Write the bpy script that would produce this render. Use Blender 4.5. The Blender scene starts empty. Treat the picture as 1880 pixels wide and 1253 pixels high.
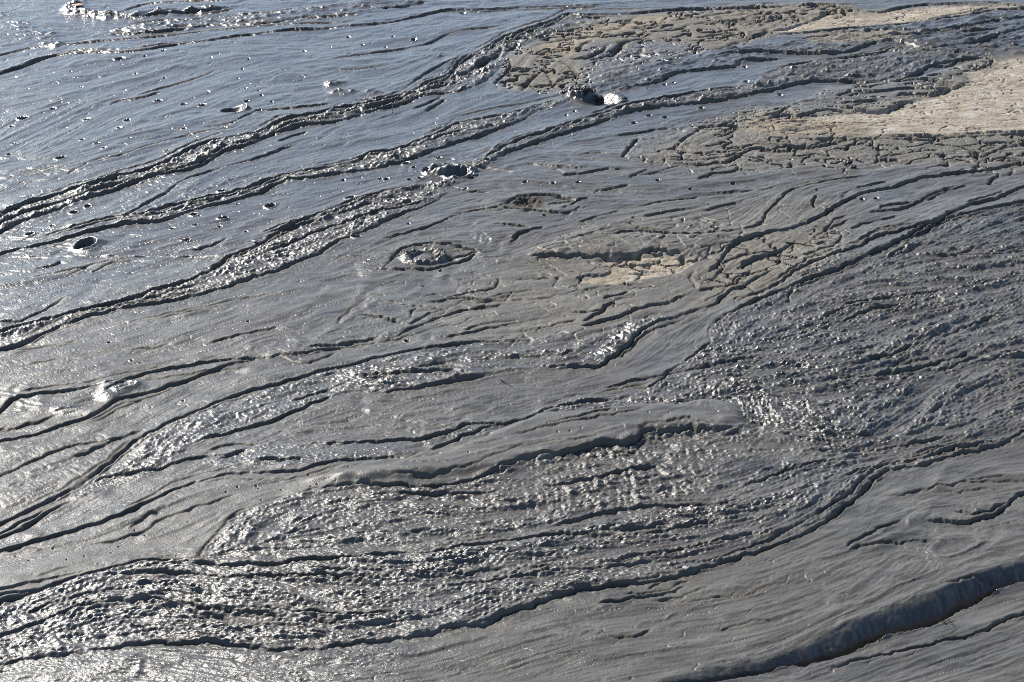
import bpy, math, random, time
import numpy as np
T0 = time.time()
sc = bpy.context.scene
R = math.radians
F4 = np.float32
rng = np.random.default_rng(7)
random.seed(7)

# ------------------------------------------------------------------ camera
CAM_H, PITCH, LENS = 2.6, R(23.0), 56.0
FPX = LENS / 36.0 * 1880.0
cam_d = bpy.data.cameras.new("camera"); cam = bpy.data.objects.new("camera", cam_d)
sc.collection.objects.link(cam); sc.camera = cam
cam.location = (0, 0, CAM_H); cam.rotation_euler = (math.pi/2 - PITCH, 0, 0)
cam_d.lens = LENS; cam_d.sensor_width = 36.0; cam_d.clip_start = 0.05; cam_d.clip_end = 2000
cam_d.dof.use_dof = True; cam_d.dof.focus_distance = 6.4; cam_d.dof.aperture_fstop = 20

# ------------------------------------------------------------------ light
SUN_AZ, SUN_EL = R(-40.0), R(35.0)          # azimuth measured from +Y (view direction), negative = left
world = bpy.data.worlds.new("World"); sc.world = world; world.use_nodes = True
nt = world.node_tree
sky = nt.nodes.new('ShaderNodeTexSky'); sky.sky_type = 'NISHITA'; sky.sun_disc = False
sky.sun_elevation = SUN_EL; sky.sun_rotation = SUN_AZ
sky.air_density = 1.0; sky.dust_density = 0.1; sky.ozone_density = 0.8; sky.altitude = 3000
nt.links.new(sky.outputs[0], nt.nodes['Background'].inputs[0])
nt.nodes['Background'].inputs[1].default_value = 0.090
sun_d = bpy.data.lights.new("sun", 'SUN'); sun_d.energy = 4.0; sun_d.angle = R(0.5); sun_d.color = (1.0, 0.95, 0.87)
sun = bpy.data.objects.new("sun", sun_d); sc.collection.objects.link(sun)
from mathutils import Vector
sdir = Vector((math.sin(SUN_AZ)*math.cos(SUN_EL), math.cos(SUN_AZ)*math.cos(SUN_EL), math.sin(SUN_EL)))
sun.rotation_euler = sdir.to_track_quat('Z', 'Y').to_euler()
sc.view_settings.view_transform = 'Standard'; sc.view_settings.look = 'None'
sc.cycles.use_denoising = False; sc.cycles.filter_width = 1.0
sc.view_settings.exposure = 0.98; sc.view_settings.gamma = 1.0

# ------------------------------------------------------------------ ground survey: picture coordinates -> metres on the ground
def px2w(px, py):
    px = np.asarray(px, float); py = np.asarray(py, float)
    x = (px - 940.0)/FPX; y = (626.5 - py)/FPX
    t = CAM_H/(math.sin(PITCH) - y*math.cos(PITCH))
    return x*t, (math.cos(PITCH) + y*math.sin(PITCH))*t
def mpp(py):                                   # metres per survey unit across, at that row
    y = (626.5 - np.asarray(py, float))/FPX
    return CAM_H/(math.sin(PITCH) - y*math.cos(PITCH))/FPX
def sinp(py):
    return np.sin(PITCH - np.arctan((626.5 - np.asarray(py, float))/FPX))

PXs = np.arange(-390, 2270, 1.6)
PYs = np.concatenate([np.arange(-70, 470, 0.85), np.arange(470, 1400, 1.2)])
NR, NC = len(PYs), len(PXs)
PXg = np.broadcast_to(PXs[None, :], (NR, NC)).astype(F4); PYg = np.broadcast_to(PYs[:, None], (NR, NC)).astype(F4)
X, Y = px2w(PXg, PYg); X = X.astype(F4); Y = Y.astype(F4)
MP = mpp(PYs)
rowidx = lambda py: np.interp(py, PYs, np.arange(NR))

# ------------------------------------------------------------------ noise
_g = np.random.default_rng(3)
PERM = np.concatenate([_g.permutation(512)]*2).astype(np.int32)
ANG = _g.random(512)*2*math.pi
GX, GY = np.cos(ANG).astype(F4), np.sin(ANG).astype(F4)
def pn(x, y, seed=0):
    x = x + F4(seed*17.31); y = y + F4(seed*9.73)
    xi = np.floor(x).astype(np.int32); yi = np.floor(y).astype(np.int32)
    xf = (x - xi).astype(F4); yf = (y - yi).astype(F4)
    u = xf*xf*xf*(xf*(xf*6-15)+10); v = yf*yf*yf*(yf*(yf*6-15)+10)
    a = xi & 511; b = yi & 511; a1 = (a+1) & 511; b1 = (b+1) & 511
    def g(ia, ib, dx, dy):
        h = PERM[(PERM[ia] + ib) & 511]
        return GX[h]*dx + GY[h]*dy
    n0 = g(a, b, xf, yf); n1 = g(a1, b, xf-1, yf); n2 = g(a, b1, xf, yf-1); n3 = g(a1, b1, xf-1, yf-1)
    p = n0 + u*(n1-n0); q = n2 + u*(n3-n2)
    return ((p + v*(q-p))*1.5).astype(F4)
def sample(A, fi, fj):
    fi = np.clip(fi, 0, A.shape[0]-1.001); fj = np.clip(fj, 0, A.shape[1]-1.001)
    i = fi.astype(np.int32); j = fj.astype(np.int32); di = (fi-i).astype(F4); dj = (fj-j).astype(F4)
    f = A.ravel(); k = i*A.shape[1]+j
    a = f[k]; b = f[k+1]; k += A.shape[1]; c = f[k]; d = f[k+1]
    p = a + dj*(b-a); q = c + dj*(d-c)
    return p + di*(q-p)
def smooth(t):
    t = np.clip(t, 0, 1); return t*t*(3-2*t)

# ------------------------------------------------------------------ survey of the mud: lines (kind, thickness, points)
S = []
def P(txt):
    v = [float(a) for a in txt.replace(',', ' ').split()]
    return list(zip(v[0::2], v[1::2]))
def L(kind, th, txt, w=1.0, flow=True):
    p = P(txt)
    if p[0][0] > p[-1][0]: p = p[::-1]
    S.append((kind, th, p, w, flow))
# --- far sheets, top left
L('s',3,'0,135 38,124 89,105 153,98 230,96 306,84 383,73 480,62 534,55 585,53 649,47 713,42 764,31 827,19 904,17 950,13 1020,11 1100,9 1200,5')
L('s',1.2,'0,102 51,88 123,82 204,75 306,66 383,56 480,48 600,42 700,33')
L('s',2.2,'178,65 230,62 290,60 340,53 392,46 480,45 534,38 600,32 664,25')
L('s',1.5,'184,62 205,52 260,46 330,38 400,32 480,24 560,14')
L('s',2,'150,24 200,31 250,33 300,26 330,24 380,22 428,16')
L('s',1.4,'220,22 270,8 330,4 420,2')
L('s',1.8,'700,16 740,12 785,2')
L('s',1.8,'527,38 590,30 664,25')
L('g',3,'0,330 100,318 190,300 300,268 420,236')
L('g',3,'60,260 140,220 200,190 300,150 400,120')
L('g',2,'40,170 120,155 190,140 260,120')
L('s',1.2,'120,318 152,304 158,300',)
L('s',1.0,'200,195 215,184 260,178 300,165')
L('s',1.2,'600,110 700,95 780,80 830,60 900,50 940,42')
L('s',1.2,'640,185 700,180 740,163 790,130 850,105')
L('s',1.2,'370,235 420,226 460,210 480,205 560,196 620,190')
L('s',1.1,'610,129 660,127 720,118')
# --- first rough band (B1)
L('s',5,'0,397 48,376 107,358 133,346 179,338 230,320 271,310 301,299 340,278 383,260 430,250 480,240 513,225 567,211 628,197 700,186 758,166 794,148 822,138 848,107 891,89 924,69 950,62 1004,43 1042,24 1068,26 1170,24 1246,18 1420,12 1520,9 1650,5')
L('s',5,'0,425 38,406 97,387 153,365 199,351 230,338 319,313 357,304 408,278 454,265 480,253 547,231 623,217 695,199 738,188 776,175 827,171 853,166 899,143 922,118 924,97')
L('s',3,'0,412 60,385 140,360 200,342 280,318')
L('s',3,'480,246 560,222 640,205 720,186 790,165 850,140 905,105 935,80 1000,68 1060,52 1085,46')
L('s',3,'780,158 830,147 880,118 920,97 960,80')
L('s',1.4,'510,262 530,252 566,240'); L('s',1.2,'757,200 790,188 812,175'); L('s',1.2,'780,205 820,182')
# --- A lines
L('s',1.6,'217,408 255,387 301,358 332,333 370,318 400,308 440,296 500,280 560,262')
L('s',1.4,'0,595 45,588 110,555 141,541')
# --- second band (B2)
L('s',5,'0,463 59,448 115,436 179,421 230,411 301,404 332,394 365,383 408,373 447,362 480,352 521,334 572,328 623,318 674,310 758,291 789,278 835,262 878,250 909,237 950,222 991,203 1037,189 1052,181')
L('s',3.2,'222,406 276,392 322,376 383,364 447,348 490,333 536,317 636,301 682,283 725,276 771,258 810,243 835,226 889,216 950,203 1029,181 1047,171')
L('s',2,'270,398 350,380 400,367 420,352'); L('s',2,'560,312 640,295 700,284 780,262 830,244 890,232')
L('g',3,'0,495 60,478 120,458 190,450 260,436'); L('s',2.4,'60,497 90,490 118,480')
L('g',3,'0,540 80,520 200,488 300,462'); L('g',2.5,'120,520 260,480 340,452 420,430 480,418')
# --- third band (B3)
L('s',4.5,'0,614 51,595 112,581 158,568 222,553 260,542 294,530 340,517 383,496 414,476 447,461 470,450 516,422 580,394 636,373 687,359 751,343 789,336 822,327')
L('s',4,'0,638 46,629 90,608 128,591 179,578 255,560 332,546 383,535 434,521 480,505 521,492 582,467 613,449 664,427 710,406 751,389 787,375 827,352 858,329')
L('s',2.2,'260,548 310,535 345,525 370,520'); L('s',1.8,'480,430 560,408 640,385 720,365 790,355')
L('s',1.8,'470,470 540,440 600,418 680,395 740,380 800,365'); L('s',1.6,'290,535 330,520 345,512')
L('s',4,'850,306 899,288 932,265 965,254 996,246 1047,225 1106,209 1160,192 1240,178 1300,166 1390,160 1400,150')
L('s',4,'858,322 894,304 917,288 950,273 996,257 1063,235 1124,217 1170,202 1272,191 1348,181 1374,176 1420,166 1464,154 1543,148 1604,151 1642,151 1671,143 1688,135 1701,123 1757,112 1830,104')
# --- upper right bands (B4)
L('s',4,'1106,170 1170,158 1208,151 1241,135 1297,128 1348,124 1359,115 1420,108 1450,105')
L('s',3.4,'1259,122 1323,102 1361,98 1420,97 1528,98 1579,88 1617,79 1655,79 1701,89 1757,82 1808,74 1880,51')
L('s',2.6,'1400,140 1438,123 1489,112 1553,106 1617,98 1642,87 1706,92 1783,97 1847,104')
L('s',2.6,'1400,66 1500,58 1600,50 1655,43 1732,34 1808,22 1880,16')
L('s',2.6,'1430,82 1480,72 1560,62 1640,57 1700,60 1760,52 1830,42 1880,33')
L('s',2.0,'1560,76 1640,66 1720,62 1800,58 1880,45')
L('s',2.2,'1400,22 1450,10 1520,12 1600,22 1650,14 1720,8 1800,6 1880,9')
L('s',2.2,'1415,61 1489,40 1515,28 1560,24')
# --- plates overlapping the dry ground
L('s',3.4,'1690,140 1701,123 1740,120 1757,112 1800,108 1826,112 1821,122 1790,130 1752,133')
L('s',3.2,'1700,146 1720,140 1750,143 1768,133'); L('s',3.2,'1560,165 1600,160 1640,152 1700,150 1755,161 1778,151')
L('s',3,'1545,180 1600,172 1660,165 1720,168 1752,161'); L('s',3.4,'1640,175 1676,176 1719,174 1752,160')
L('s',3.2,'1535,182 1553,174 1600,170 1612,172'); L('s',3,'1530,196 1560,200 1600,204 1630,202 1660,190 1676,186')
L('s',2.6,'1400,218 1426,214 1451,213 1455,219'); L('s',2.6,'1437,197 1460,214 1489,211 1510,206 1553,206')
L('s',2.4,'1400,222 1420,218 1440,205 1470,190 1550,192 1625,186')
L('s',3,'1635,247 1719,250 1783,246 1821,243 1880,246')
# --- crack field between band 1 and 4
for t in ('990,98 1010,92 1052,92','992,104 1012,97 1050,98','1060,98 1072,80 1090,78','1000,80 1040,73 1085,69 1120,72','1020,60 1060,53 1110,56 1150,50','1046,110 1080,106 1110,90 1120,78',
 '1022,112 1048,122 1062,139 1085,142','955,170 975,145 992,130','1022,150 1030,143 1050,139','1115,108 1135,90 1142,80 1180,72','1050,76 1075,70 1125,68 1170,58','1170,30 1150,40 1140,48 1190,52 1215,44',
 '1180,88 1175,96 1160,100','1190,60 1240,55 1265,50','1280,70 1330,62 1370,66','1330,86 1380,70 1420,58','1230,40 1290,30 1350,22 1400,18','1250,48 1310,42 1350,50 1360,60','1260,90 1300,92 1350,84',
 '1100,94 1130,92 1150,78','1060,106 1090,110 1120,98','1000,125 1010,140 1020,160','945,150 980,160 1020,158','1210,80 1240,74 1290,76','1300,48 1340,40 1380,44 1410,38','1365,52 1400,44 1440,36 1480,34','1380,30 1420,28 1470,22'):
    L('c',2.6,t,flow=False)
# light ridge round the small channel
L('r',3,'928,99 936,112 932,128 915,142 903,155 905,168',flow=False)
L('s',2,'936,108 938,122 925,138 908,152 912,168',flow=False)
# --- right middle plates/cracks
L('s',2.6,'1135,290 1180,296 1240,300 1290,302 1340,296 1360,280 1390,270 1440,275 1515,268 1560,255 1650,256 1760,252 1880,246')
L('s',2,'1240,262 1280,240 1284,232 1330,228 1345,218 1365,214')
L('c',2.2,'1203,285 1210,277 1240,274 1248,262 1270,250',flow=False); L('c',2,'1248,265 1265,280 1295,284 1318,272',flow=False)
L('c',2,'1325,250 1345,240 1360,230',flow=False); L('c',1.6,'1370,255 1395,262 1420,266',flow=False); L('s',2,'1140,293 1165,262 1175,255',flow=False)
L('c',2,'1400,250 1420,260 1450,268 1500,266 1530,253 1545,245',flow=False); L('c',2.2,'1534,262 1550,268 1590,262 1600,250',flow=False)
L('c',2,'1470,255 1500,258 1530,262',flow=False); L('c',1.6,'1400,276 1430,270 1480,272 1540,262',flow=False)
L('c',2,'1598,266 1612,275 1620,288 1680,277 1730,274',flow=False); L('c',2,'1585,305 1600,298 1612,295 1620,288',flow=False); L('c',1.8,'1650,270 1690,276 1710,283',flow=False)
L('c',2.4,'1674,250 1677,262',flow=False); L('s',2.4,'1634,248 1680,252 1716,250',flow=False)
L('c',2.4,'1805,246 1850,250 1880,258',flow=False); L('c',2.2,'1740,300 1800,290 1840,272 1880,262',flow=False); L('c',2,'1800,296 1838,300 1860,296 1880,296',flow=False)
L('c',1.6,'1720,275 1760,268 1820,262 1880,262'); L('c',1.6,'1850,320 1862,308 1880,300',flow=False)
L('s',1.6,'1130,250 1180,243 1210,238 1250,240'); L('s',1.4,'1055,288 1090,283 1120,283'); L('s',1.3,'960,300 1030,308 1080,312')
L('s',1.6,'1028,322 1075,319 1110,313 1152,312'); L('s',1.5,'1155,322 1200,318 1230,307 1300,300')
L('s',1.8,'1150,328 1165,320 1190,312',flow=False); L('s',1.4,'1090,348 1130,344 1158,338'); L('s',1.4,'1035,320 1028,314 1010,312')
L('s',1.6,'1276,330 1310,320 1350,314 1370,310'); L('s',1.3,'1285,385 1320,375 1360,368'); 
L('s',1.6,'1156,384 1170,378 1195,372 1240,364 1290,356'); L('s',1.6,'1060,408 1100,395 1125,388 1140,384'); L('s',1.4,'1180,398 1220,388 1290,375')
L('s',1.6,'940,440 960,428 1000,415'); L('s',1.6,'936,447 950,435 958,425'); L('s',1.4,'905,412 950,414 980,418')
L('g',5,'700,280 800,300 940,320 1100,350 1300,360 1500,330 1700,300')
L('g',5,'960,340 1100,350 1250,345 1400,335 1540,315')
# --- S-curve and its neighbours
L('s',5,'1274,532 1268,520 1282,510 1318,484 1333,463 1359,443 1394,430 1420,422 1451,417 1502,399 1543,374 1584,353 1643,341 1676,328 1732,320 1821,310 1880,298')
L('s',2.2,'1348,425 1374,418 1400,404 1404,392 1415,380 1450,350 1500,335 1560,328 1600,318',flow=True)
L('r',4,'1400,408 1412,396 1428,380 1470,350 1510,334 1560,330 1610,316')
L('s',2.2,'1545,372 1546,356 1570,346 1600,338 1630,330'); L('s',1.8,'1497,382 1494,370 1500,358',flow=False)
L('s',2,'1568,396 1620,388 1680,376 1700,362 1740,345 1760,340'); L('s',1.6,'1612,390 1620,380 1680,372')
L('s',2,'1480,440 1515,420 1530,405 1560,395'); L('s',2,'1513,427 1516,420 1560,405'); 
L('s',2,'1562,423 1580,414 1620,404 1650,398'); L('s',1.8,'1700,368 1740,348 1780,338'); L('s',2,'1815,340 1820,330 1830,325 1834,318',flow=False); L('c',2,'1850,322 1858,315 1860,308',flow=False)
L('s',3,'1400,472 1430,458 1450,446 1460,436',flow=True); L('s',2.6,'1470,474 1500,460 1530,448 1545,430 1540,424',flow=True)
L('s',3,'1355,485 1372,482 1395,472 1420,462 1440,455'); L('c',2.5,'1448,446 1475,450 1495,454',flow=False); L('c',2,'1485,430 1498,420',flow=False)
L('s',2.6,'1363,495 1370,482 1400,470',flow=False); L('c',1.6,'1345,520 1345,512 1380,505 1410,506',flow=False); L('c',1.6,'1332,463 1352,445 1375,455',flow=False)
L('s',1.8,'1333,482 1310,510 1290,520 1281,528'); L('s',1.6,'1300,500 1330,480 1360,470 1400,460')
# --- bank K1 above the big wrinkled area, and its outer line L7
L('s',5,'1340,560 1400,531 1451,507 1482,486 1528,468 1579,453 1609,435 1681,420 1719,410 1745,392 1773,379 1834,361 1880,341')
L('s',5,'1301,640 1301,612 1308,594 1338,577 1374,558 1420,537 1451,524 1502,509 1558,486 1617,458 1681,427 1745,400 1808,384 1880,369')
L('r',4,'1440,520 1500,497 1560,475 1600,462 1650,438 1700,420 1740,396')
L('s',2.4,'1446,555 1448,540 1455,530',flow=False)
L('s',3,'1190,714 1211,697 1234,674 1285,645 1308,620')
# --- centre basin
L('r',4,'860,495 905,480 940,478 978,461 1029,440 1093,422 1160,401 1180,395')
L('s',5.5,'966,473 1017,468 1083,470 1144,468 1195,463 1221,464 1267,468',w=1.4)
L('s',2.6,'1108,438 1130,430 1170,425 1246,429 1297,429 1310,424 1348,425 1374,418')
L('s',2.2,'1060,437 1105,437 1135,445 1146,455')
L('c',2,'1157,407 1177,420 1205,425',flow=False); L('c',2.2,'1188,443 1213,455 1223,463',flow=False); L('c',2,'1223,428 1221,440 1210,446',flow=False)
L('c',1.8,'1333,437 1361,445 1372,455',flow=False); L('c',1.8,'1280,410 1297,420 1310,424',flow=False); L('c',2,'1267,467 1282,476 1285,478 1300,466 1320,463',flow=False)
L('s',3,'1053,510 1070,503 1103,504 1119,497 1121,488'); L('s',2.2,'965,476 1000,486 1025,493 1040,508',flow=False); L('s',3.4,'900,512 940,512 985,508 1038,510',w=1.2)
L('c',1.5,'1121,487 1160,480 1180,484 1220,476',flow=False); L('c',1.5,'1130,488 1150,500 1160,500 1200,502',flow=False); L('c',1.5,'1105,480 1090,490',flow=False)
L('c',1.6,'1180,475 1210,478 1215,470',flow=False); L('c',1.4,'1165,485 1175,495 1230,498'); L('c',1.5,'1045,493 1070,500',flow=False)
L('c',3.4,'1273,496 1264,509 1272,522 1277,531',flow=False)
L('s',2,'1056,520 1062,530 1080,537',flow=False); L('c',2.4,'1112,549 1120,544 1145,540 1160,534',flow=True)
L('s',2.8,'1068,593 1106,573 1115,560 1139,555'); L('s',2,'1048,570 1080,572 1108,570')
L('s',2.2,'770,555 850,545 900,552 960,552 1000,548 1020,542 1035,538')
L('c',2,'771,550 779,544 797,540 827,544 853,537 891,532 907,527 912,509 853,499 835,495',flow=False); L('c',2.2,'912,509 950,512 990,514',flow=False)
L('c',1.8,'985,560 1005,572 1020,578 1045,580',flow=False); L('s',1.8,'799,615 815,621 853,616 904,604 950,593 1000,582 1020,578')
L('s',2,'940,612 1000,602 1030,594 1065,586'); L('s',3.8,'1060,604 1110,590 1134,586 1170,570 1221,555 1254,542 1277,532')
L('s',1.8,'1277,532 1300,528 1340,520 1370,505 1385,490'); L('s',1.6,'1277,531 1300,527 1320,532',flow=False)
L('g',3,'800,580 870,560 950,545 1060,540 1160,530 1240,520')
# --- roped band B5
L('s',4.5,'850,652 940,681 991,676 1034,676 1093,674 1114,667 1119,658 1157,632 1170,616 1198,598 1234,583 1280,568 1318,555 1338,532 1360,526 1384,512 1420,500 1450,494'.replace('850,652 ',''))
L('s',3.6,'332,832 357,811 409,796 480,776 521,763 559,745 598,730 636,718 700,718 789,708 840,699 891,689 940,681')
L('s',4.2,'0,965 46,939 115,906 153,883 189,857 217,829 255,799 306,773 345,758 409,735 470,716 534,699 585,684 649,671 713,656 776,643 840,634 950,628 1000,618 1050,607')
L('s',2,'600,692 680,690 760,685 830,682 880,688'); L('s',2,'530,740 600,715 640,700 720,690'); L('s',1.8,'850,668 900,660 1000,655 1080,645')
L('s',1.6,'480,640 560,650 620,637 700,630 740,620 800,600')
# --- flow lines left middle
L('s',3.4,'0,754 26,735 64,725 115,718 166,709 230,694 281,681 319,674 400,662 470,657 572,644 636,633 674,630 700,624')
L('s',4.2,'0,806 64,794 115,778 153,766 191,748 217,730 268,717 332,699 396,679 434,666 470,659 520,651')
L('s',2,'0,786 40,780 80,770 120,758'); L('s',2,'190,722 215,705 240,700')
L('s',2.6,'133,842 179,819 230,794 268,783'); L('s',1.8,'0,870 80,835 140,815 200,805 260,785'); L('s',1.6,'0,985 60,950 110,925'); L('s',2,'0,992 38,976 75,950 102,933 160,905')
L('s',1.6,'380,630 440,615 520,600'); L('g',4,'0,640 150,620 300,590 450,560 600,530'); L('g',4,'0,690 150,660 300,640 480,600 640,540')
L('r',3,'567,627 613,604 649,576 687,555 713,553 745,556'); L('s',2.4,'713,555 745,560 776,562 822,568'); L('s',2.4,'656,573 700,581 725,588 746,595 776,582 800,570 830,564',flow=False)
L('r',4,'687,629 738,606 776,586 800,572 853,563 950,551 1020,545'); L('s',2.6,'700,632 746,608 779,592 810,580 853,570 900,563 950,560')
L('s',1.8,'755,585 755,570 765,563',flow=False); L('s',2.6,'560,637 620,632 660,628 700,618')
# --- rims of the two lens-shaped hollows
L('s',3,'700,500 712,480 738,458 776,449 827,448 862,456 890,464'); L('s',3.6,'680,494 725,492 789,492 840,482 868,468 885,458')
L('s',2.6,'912,384 930,370 950,361 985,357 1020,358 1062,370'); L('s',2,'1030,384 1050,374 1068,366 1085,364')
L('s',1.5,'820,470 850,466 880,461'); L('s',1.5,'1004,372 1030,368 1060,369')
# --- line under hollow 1
L('s',2.4,'760,430 800,412 827,399 853,390 904,383 950,385 978,387 1042,389 1075,372 1090,366')
L('s',1.6,'700,440 740,430 790,418'); L('s',1.4,'820,340 860,350 900,352')
# --- big shadow step above the tongue (D1)
L('s',5.0,'0,1016 51,999 128,975 189,956 253,933 306,905 370,883 421,869 470,866 547,863 603,851 674,845 746,841 771,832 802,819')
L('s',3.4,'545,816 600,816 660,815 700,814 741,811 775,811 810,804 840,793 866,783 917,783 950,776 1000,752 1029,744 1068,736 1131,731 1180,728')
L('s',3,'470,842 520,846 560,845'); L('s',2.6,'402,842 430,832 455,829'); L('s',2,'160,885 240,868 300,858 360,840 480,830'); 
L('r',4,'800,822 860,812 900,800 940,790 1000,775'); L('s',2,'790,828 830,815 880,795 930,780')
# --- tongue
L('s',0.6,'357,1024 396,979 434,941 460,930')
L('s',2.0,'470,928 496,917 534,908 585,901 649,894 700,893 751,891 789,894 827,888 878,880 904,868 930,863 950,851 991,842 1042,832 1093,822 1124,817 1157,819 1170,809 1185,794 1221,794 1269,786 1280,791 1331,790 1361,781 1357,768',w=2.2)
L('s',3.4,'878,882 904,869 930,864 950,852 991,843 1042,833 1093,823 1124,818 1157,820 1170,810 1185,795 1221,795 1269,787 1280,792 1331,791 1362,780')
L('r',3,'0,1090 153,1050 255,1020 357,985 434,940 520,905'); L('s',1.6,'160,1000 255,975 300,950 380,925 440,905'); L('r',3,'0,1020 100,1000 200,968 300,930 420,893 540,876 700,862 850,850 1000,815 1120,790 1200,780')
L('s',1.5,'1000,790 1080,770 1130,758'); L('s',1.3,'940,812 1020,790 1100,776 1190,760'); L('r',2.5,'980,832 1060,812 1140,795 1200,790')
# --- D2 lower step of the tongue
L('s',5.0,'0,1109 51,1094 102,1076 153,1058 204,1044 255,1029 299,1024 357,1027 400,1034 470,1038 521,1034 547,1026 623,1025 687,1021 725,1017 802,1012 840,1004 904,998 950,992 991,984 1055,978 1093,972 1170,950')
L('s',3,'0,1090 80,1070 150,1052 180,1040')
L('s',4,'940,900 1004,893 1055,886 1119,875 1170,862 1195,860 1221,849'); L('s',4.5,'1000,966 1040,958 1093,939 1157,930 1234,925 1297,920 1360,910')
L('s',3,'720,905 800,905 860,907 930,900'); L('s',2.2,'1340,900 1400,880 1480,858 1540,845'); L('s',2.5,'1010,990 1060,976 1150,980 1240,965 1340,950 1400,940')
L('s',2.5,'0,1170 60,1150 120,1128 200,1110 300,1105 400,1120 500,1130 600,1128'); L('s',3,'180,1062 260,1052 340,1050 430,1056 520,1058 600,1060 720,1060')
L('s',2.6,'700,1090 800,1080 900,1068 1000,1050 1100,1040 1200,1030'); L('s',2.6,'1100,1028 1180,1020 1260,1010 1340,990 1420,970')
L('s',3,'470,1115 560,1122 660,1128 740,1120'); L('s',2.2,'560,1045 640,1050 720,1052 800,1058 900,1050 960,1040')
L('r',3.5,'300,1062 330,1080 380,1095 420,1105',flow=False)
# --- lower boundary of the wrinkled area (L8)
L('s',4.2,'0,1216 38,1209 102,1201 179,1190 243,1182 306,1179 409,1181 470,1184 547,1187 661,1178 751,1170 827,1155 891,1145 950,1119 991,1107 1042,1089 1119,1076 1195,1067 1259,1056 1323,1038 1374,1020 1400,1011 1426,998 1484,974 1523,953 1551,933 1579,911 1630,868 1689,857 1732,840 1783,824 1834,814 1880,794')
L('s',3,'1540,880 1600,862 1680,845 1760,820 1840,806'); L('s',4,'1590,660 1630,658 1660,645 1700,625 1740,605'); L('s',4.5,'1720,620 1750,610 1790,595 1830,578')
L('s',2.4,'1540,560 1600,552 1680,545 1760,528'); L('s',2.2,'1500,590 1560,565 1600,560'); L('s',2.6,'1440,620 1520,600 1600,570 1680,560'); L('s',2.6,'1820,655 1880,640'); L('s',2.6,'1500,700 1600,690 1700,675 1800,640')
L('s',2.6,'1100,715 1200,690 1300,670 1400,650'); L('g',4,'1600,800 1640,770 1690,740 1740,710 1800,690')
L('s',3,'1400,790 1440,800 1500,805 1560,815'); L('s',2.4,'1560,830 1640,822 1740,800'); L('s',2.6,'1620,480 1640,470 1660,452',flow=False)
L('s',2.5,'1700,462 1730,458 1760,450'); L('s',2.5,'1700,465 1740,470 1790,460',flow=False)
# --- lower right sheets
L('r',5,'1783,837 1745,855 1722,896 1706,933 1676,961 1630,994 1540,1035 1502,1048 1446,1058 1400,1066 1330,1085 1200,1090',flow=True)
L('s',2.5,'1100,1110 1160,1100 1240,1085 1260,1078'); L('r',3,'1090,1125 1150,1105 1250,1080 1330,1064'); L('r',2.5,'950,1190 1080,1162 1200,1140 1300,1110 1400,1090 1480,1060')
L('g',3,'940,1165 1060,1155 1200,1150 1300,1140'); L('g',3,'1000,1060 1000,1060 1120,1085 1240,1060 1330,1045'.replace('1000,1060 1000,1060 ','1000,1098 '))
L('g',3,'1240,1180 1320,1168 1400,1150 1500,1120'); L('r',2.5,'1400,1060 1460,1035 1530,1020 1600,990 1660,960')
L('s',2,'1556,1010 1620,1000 1700,998 1740,1004'); L('g',3,'1480,1080 1560,1060 1640,1010 1680,990'); L('g',3,'1560,1100 1620,1050 1650,1010')
L('s',1.6,'1600,920 1680,905 1760,890 1880,880'); L('g',3,'1700,880 1780,868 1880,862'); L('s',1.6,'1720,905 1780,900 1850,896')
L('s',7,'1681,956 1719,955 1765,957 1808,950 1839,936 1857,920 1880,905',w=1.3); L('r',3,'1700,950 1770,950 1810,944 1836,930')
L('s',5,'1750,938 1775,941 1800,942 1830,932 1850,922')
L('r',4,'1208,1242 1348,1214 1451,1186 1515,1160 1579,1131 1630,1110 1706,1082 1770,1054 1834,1031 1880,1022')
L('c',5,'1489,1249 1528,1230 1566,1215 1630,1201 1706,1188 1757,1178 1808,1165 1847,1145 1880,1132'); L('g',4,'1400,1246 1451,1234 1515,1211 1566,1196 1660,1185 1700,1178')
L('g',4,'1600,1253 1700,1228 1800,1205 1880,1180'); L('g',3,'1690,1160 1740,1150 1820,1120 1880,1100')
L('s',2,'0,1100 60,1088 120,1068 180,1050'); L('g',3,'470,1225 560,1212 640,1216 720,1200 800,1190'); L('g',3,'240,1205 300,1215 400,1230 480,1250')
L('r',3,'740,1210 800,1192 900,1170 950,1152'); L('g',3,'0,1240 120,1228 240,1230')

# ------------------------------------------------------------------ zones: poly, soft px, weights
ZK = ('Ls','Lm','F','St','off','crk','dry','wet','brn','cre')
base = dict(Ls=0.03, Lm=0.0, F=0.0, St=0.13, off=0.0, crk=0.0, dry=0.0, wet=0.35, brn=0.0, cre=0.5)
Z = []
def zone(txt, soft=5, **k): Z.append((P(txt), soft, k))
B1='0,397 48,376 107,358 133,346 179,338 230,320 271,310 301,299 340,278 383,260 430,250 480,240 513,225 567,211 628,197 700,186 758,166 794,148 822,138 848,107 891,89 924,69 950,62 1004,43 1042,26 1080,34 1095,46 1050,56 1000,68 924,97 922,118 899,143 853,166 827,171 776,175 738,188 695,199 623,217 547,231 480,253 454,265 408,278 357,304 319,313 230,338 199,351 153,365 97,387 38,406 0,425'
B2='222,406 276,392 322,376 383,364 447,348 490,333 536,317 636,301 682,283 725,276 771,258 810,243 835,226 889,216 950,203 1029,181 1052,174 1052,181 1037,189 991,203 950,222 909,237 878,250 835,262 789,278 758,291 674,310 623,318 572,328 521,334 480,352 447,362 408,373 365,383 332,394 301,404 230,411'
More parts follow.
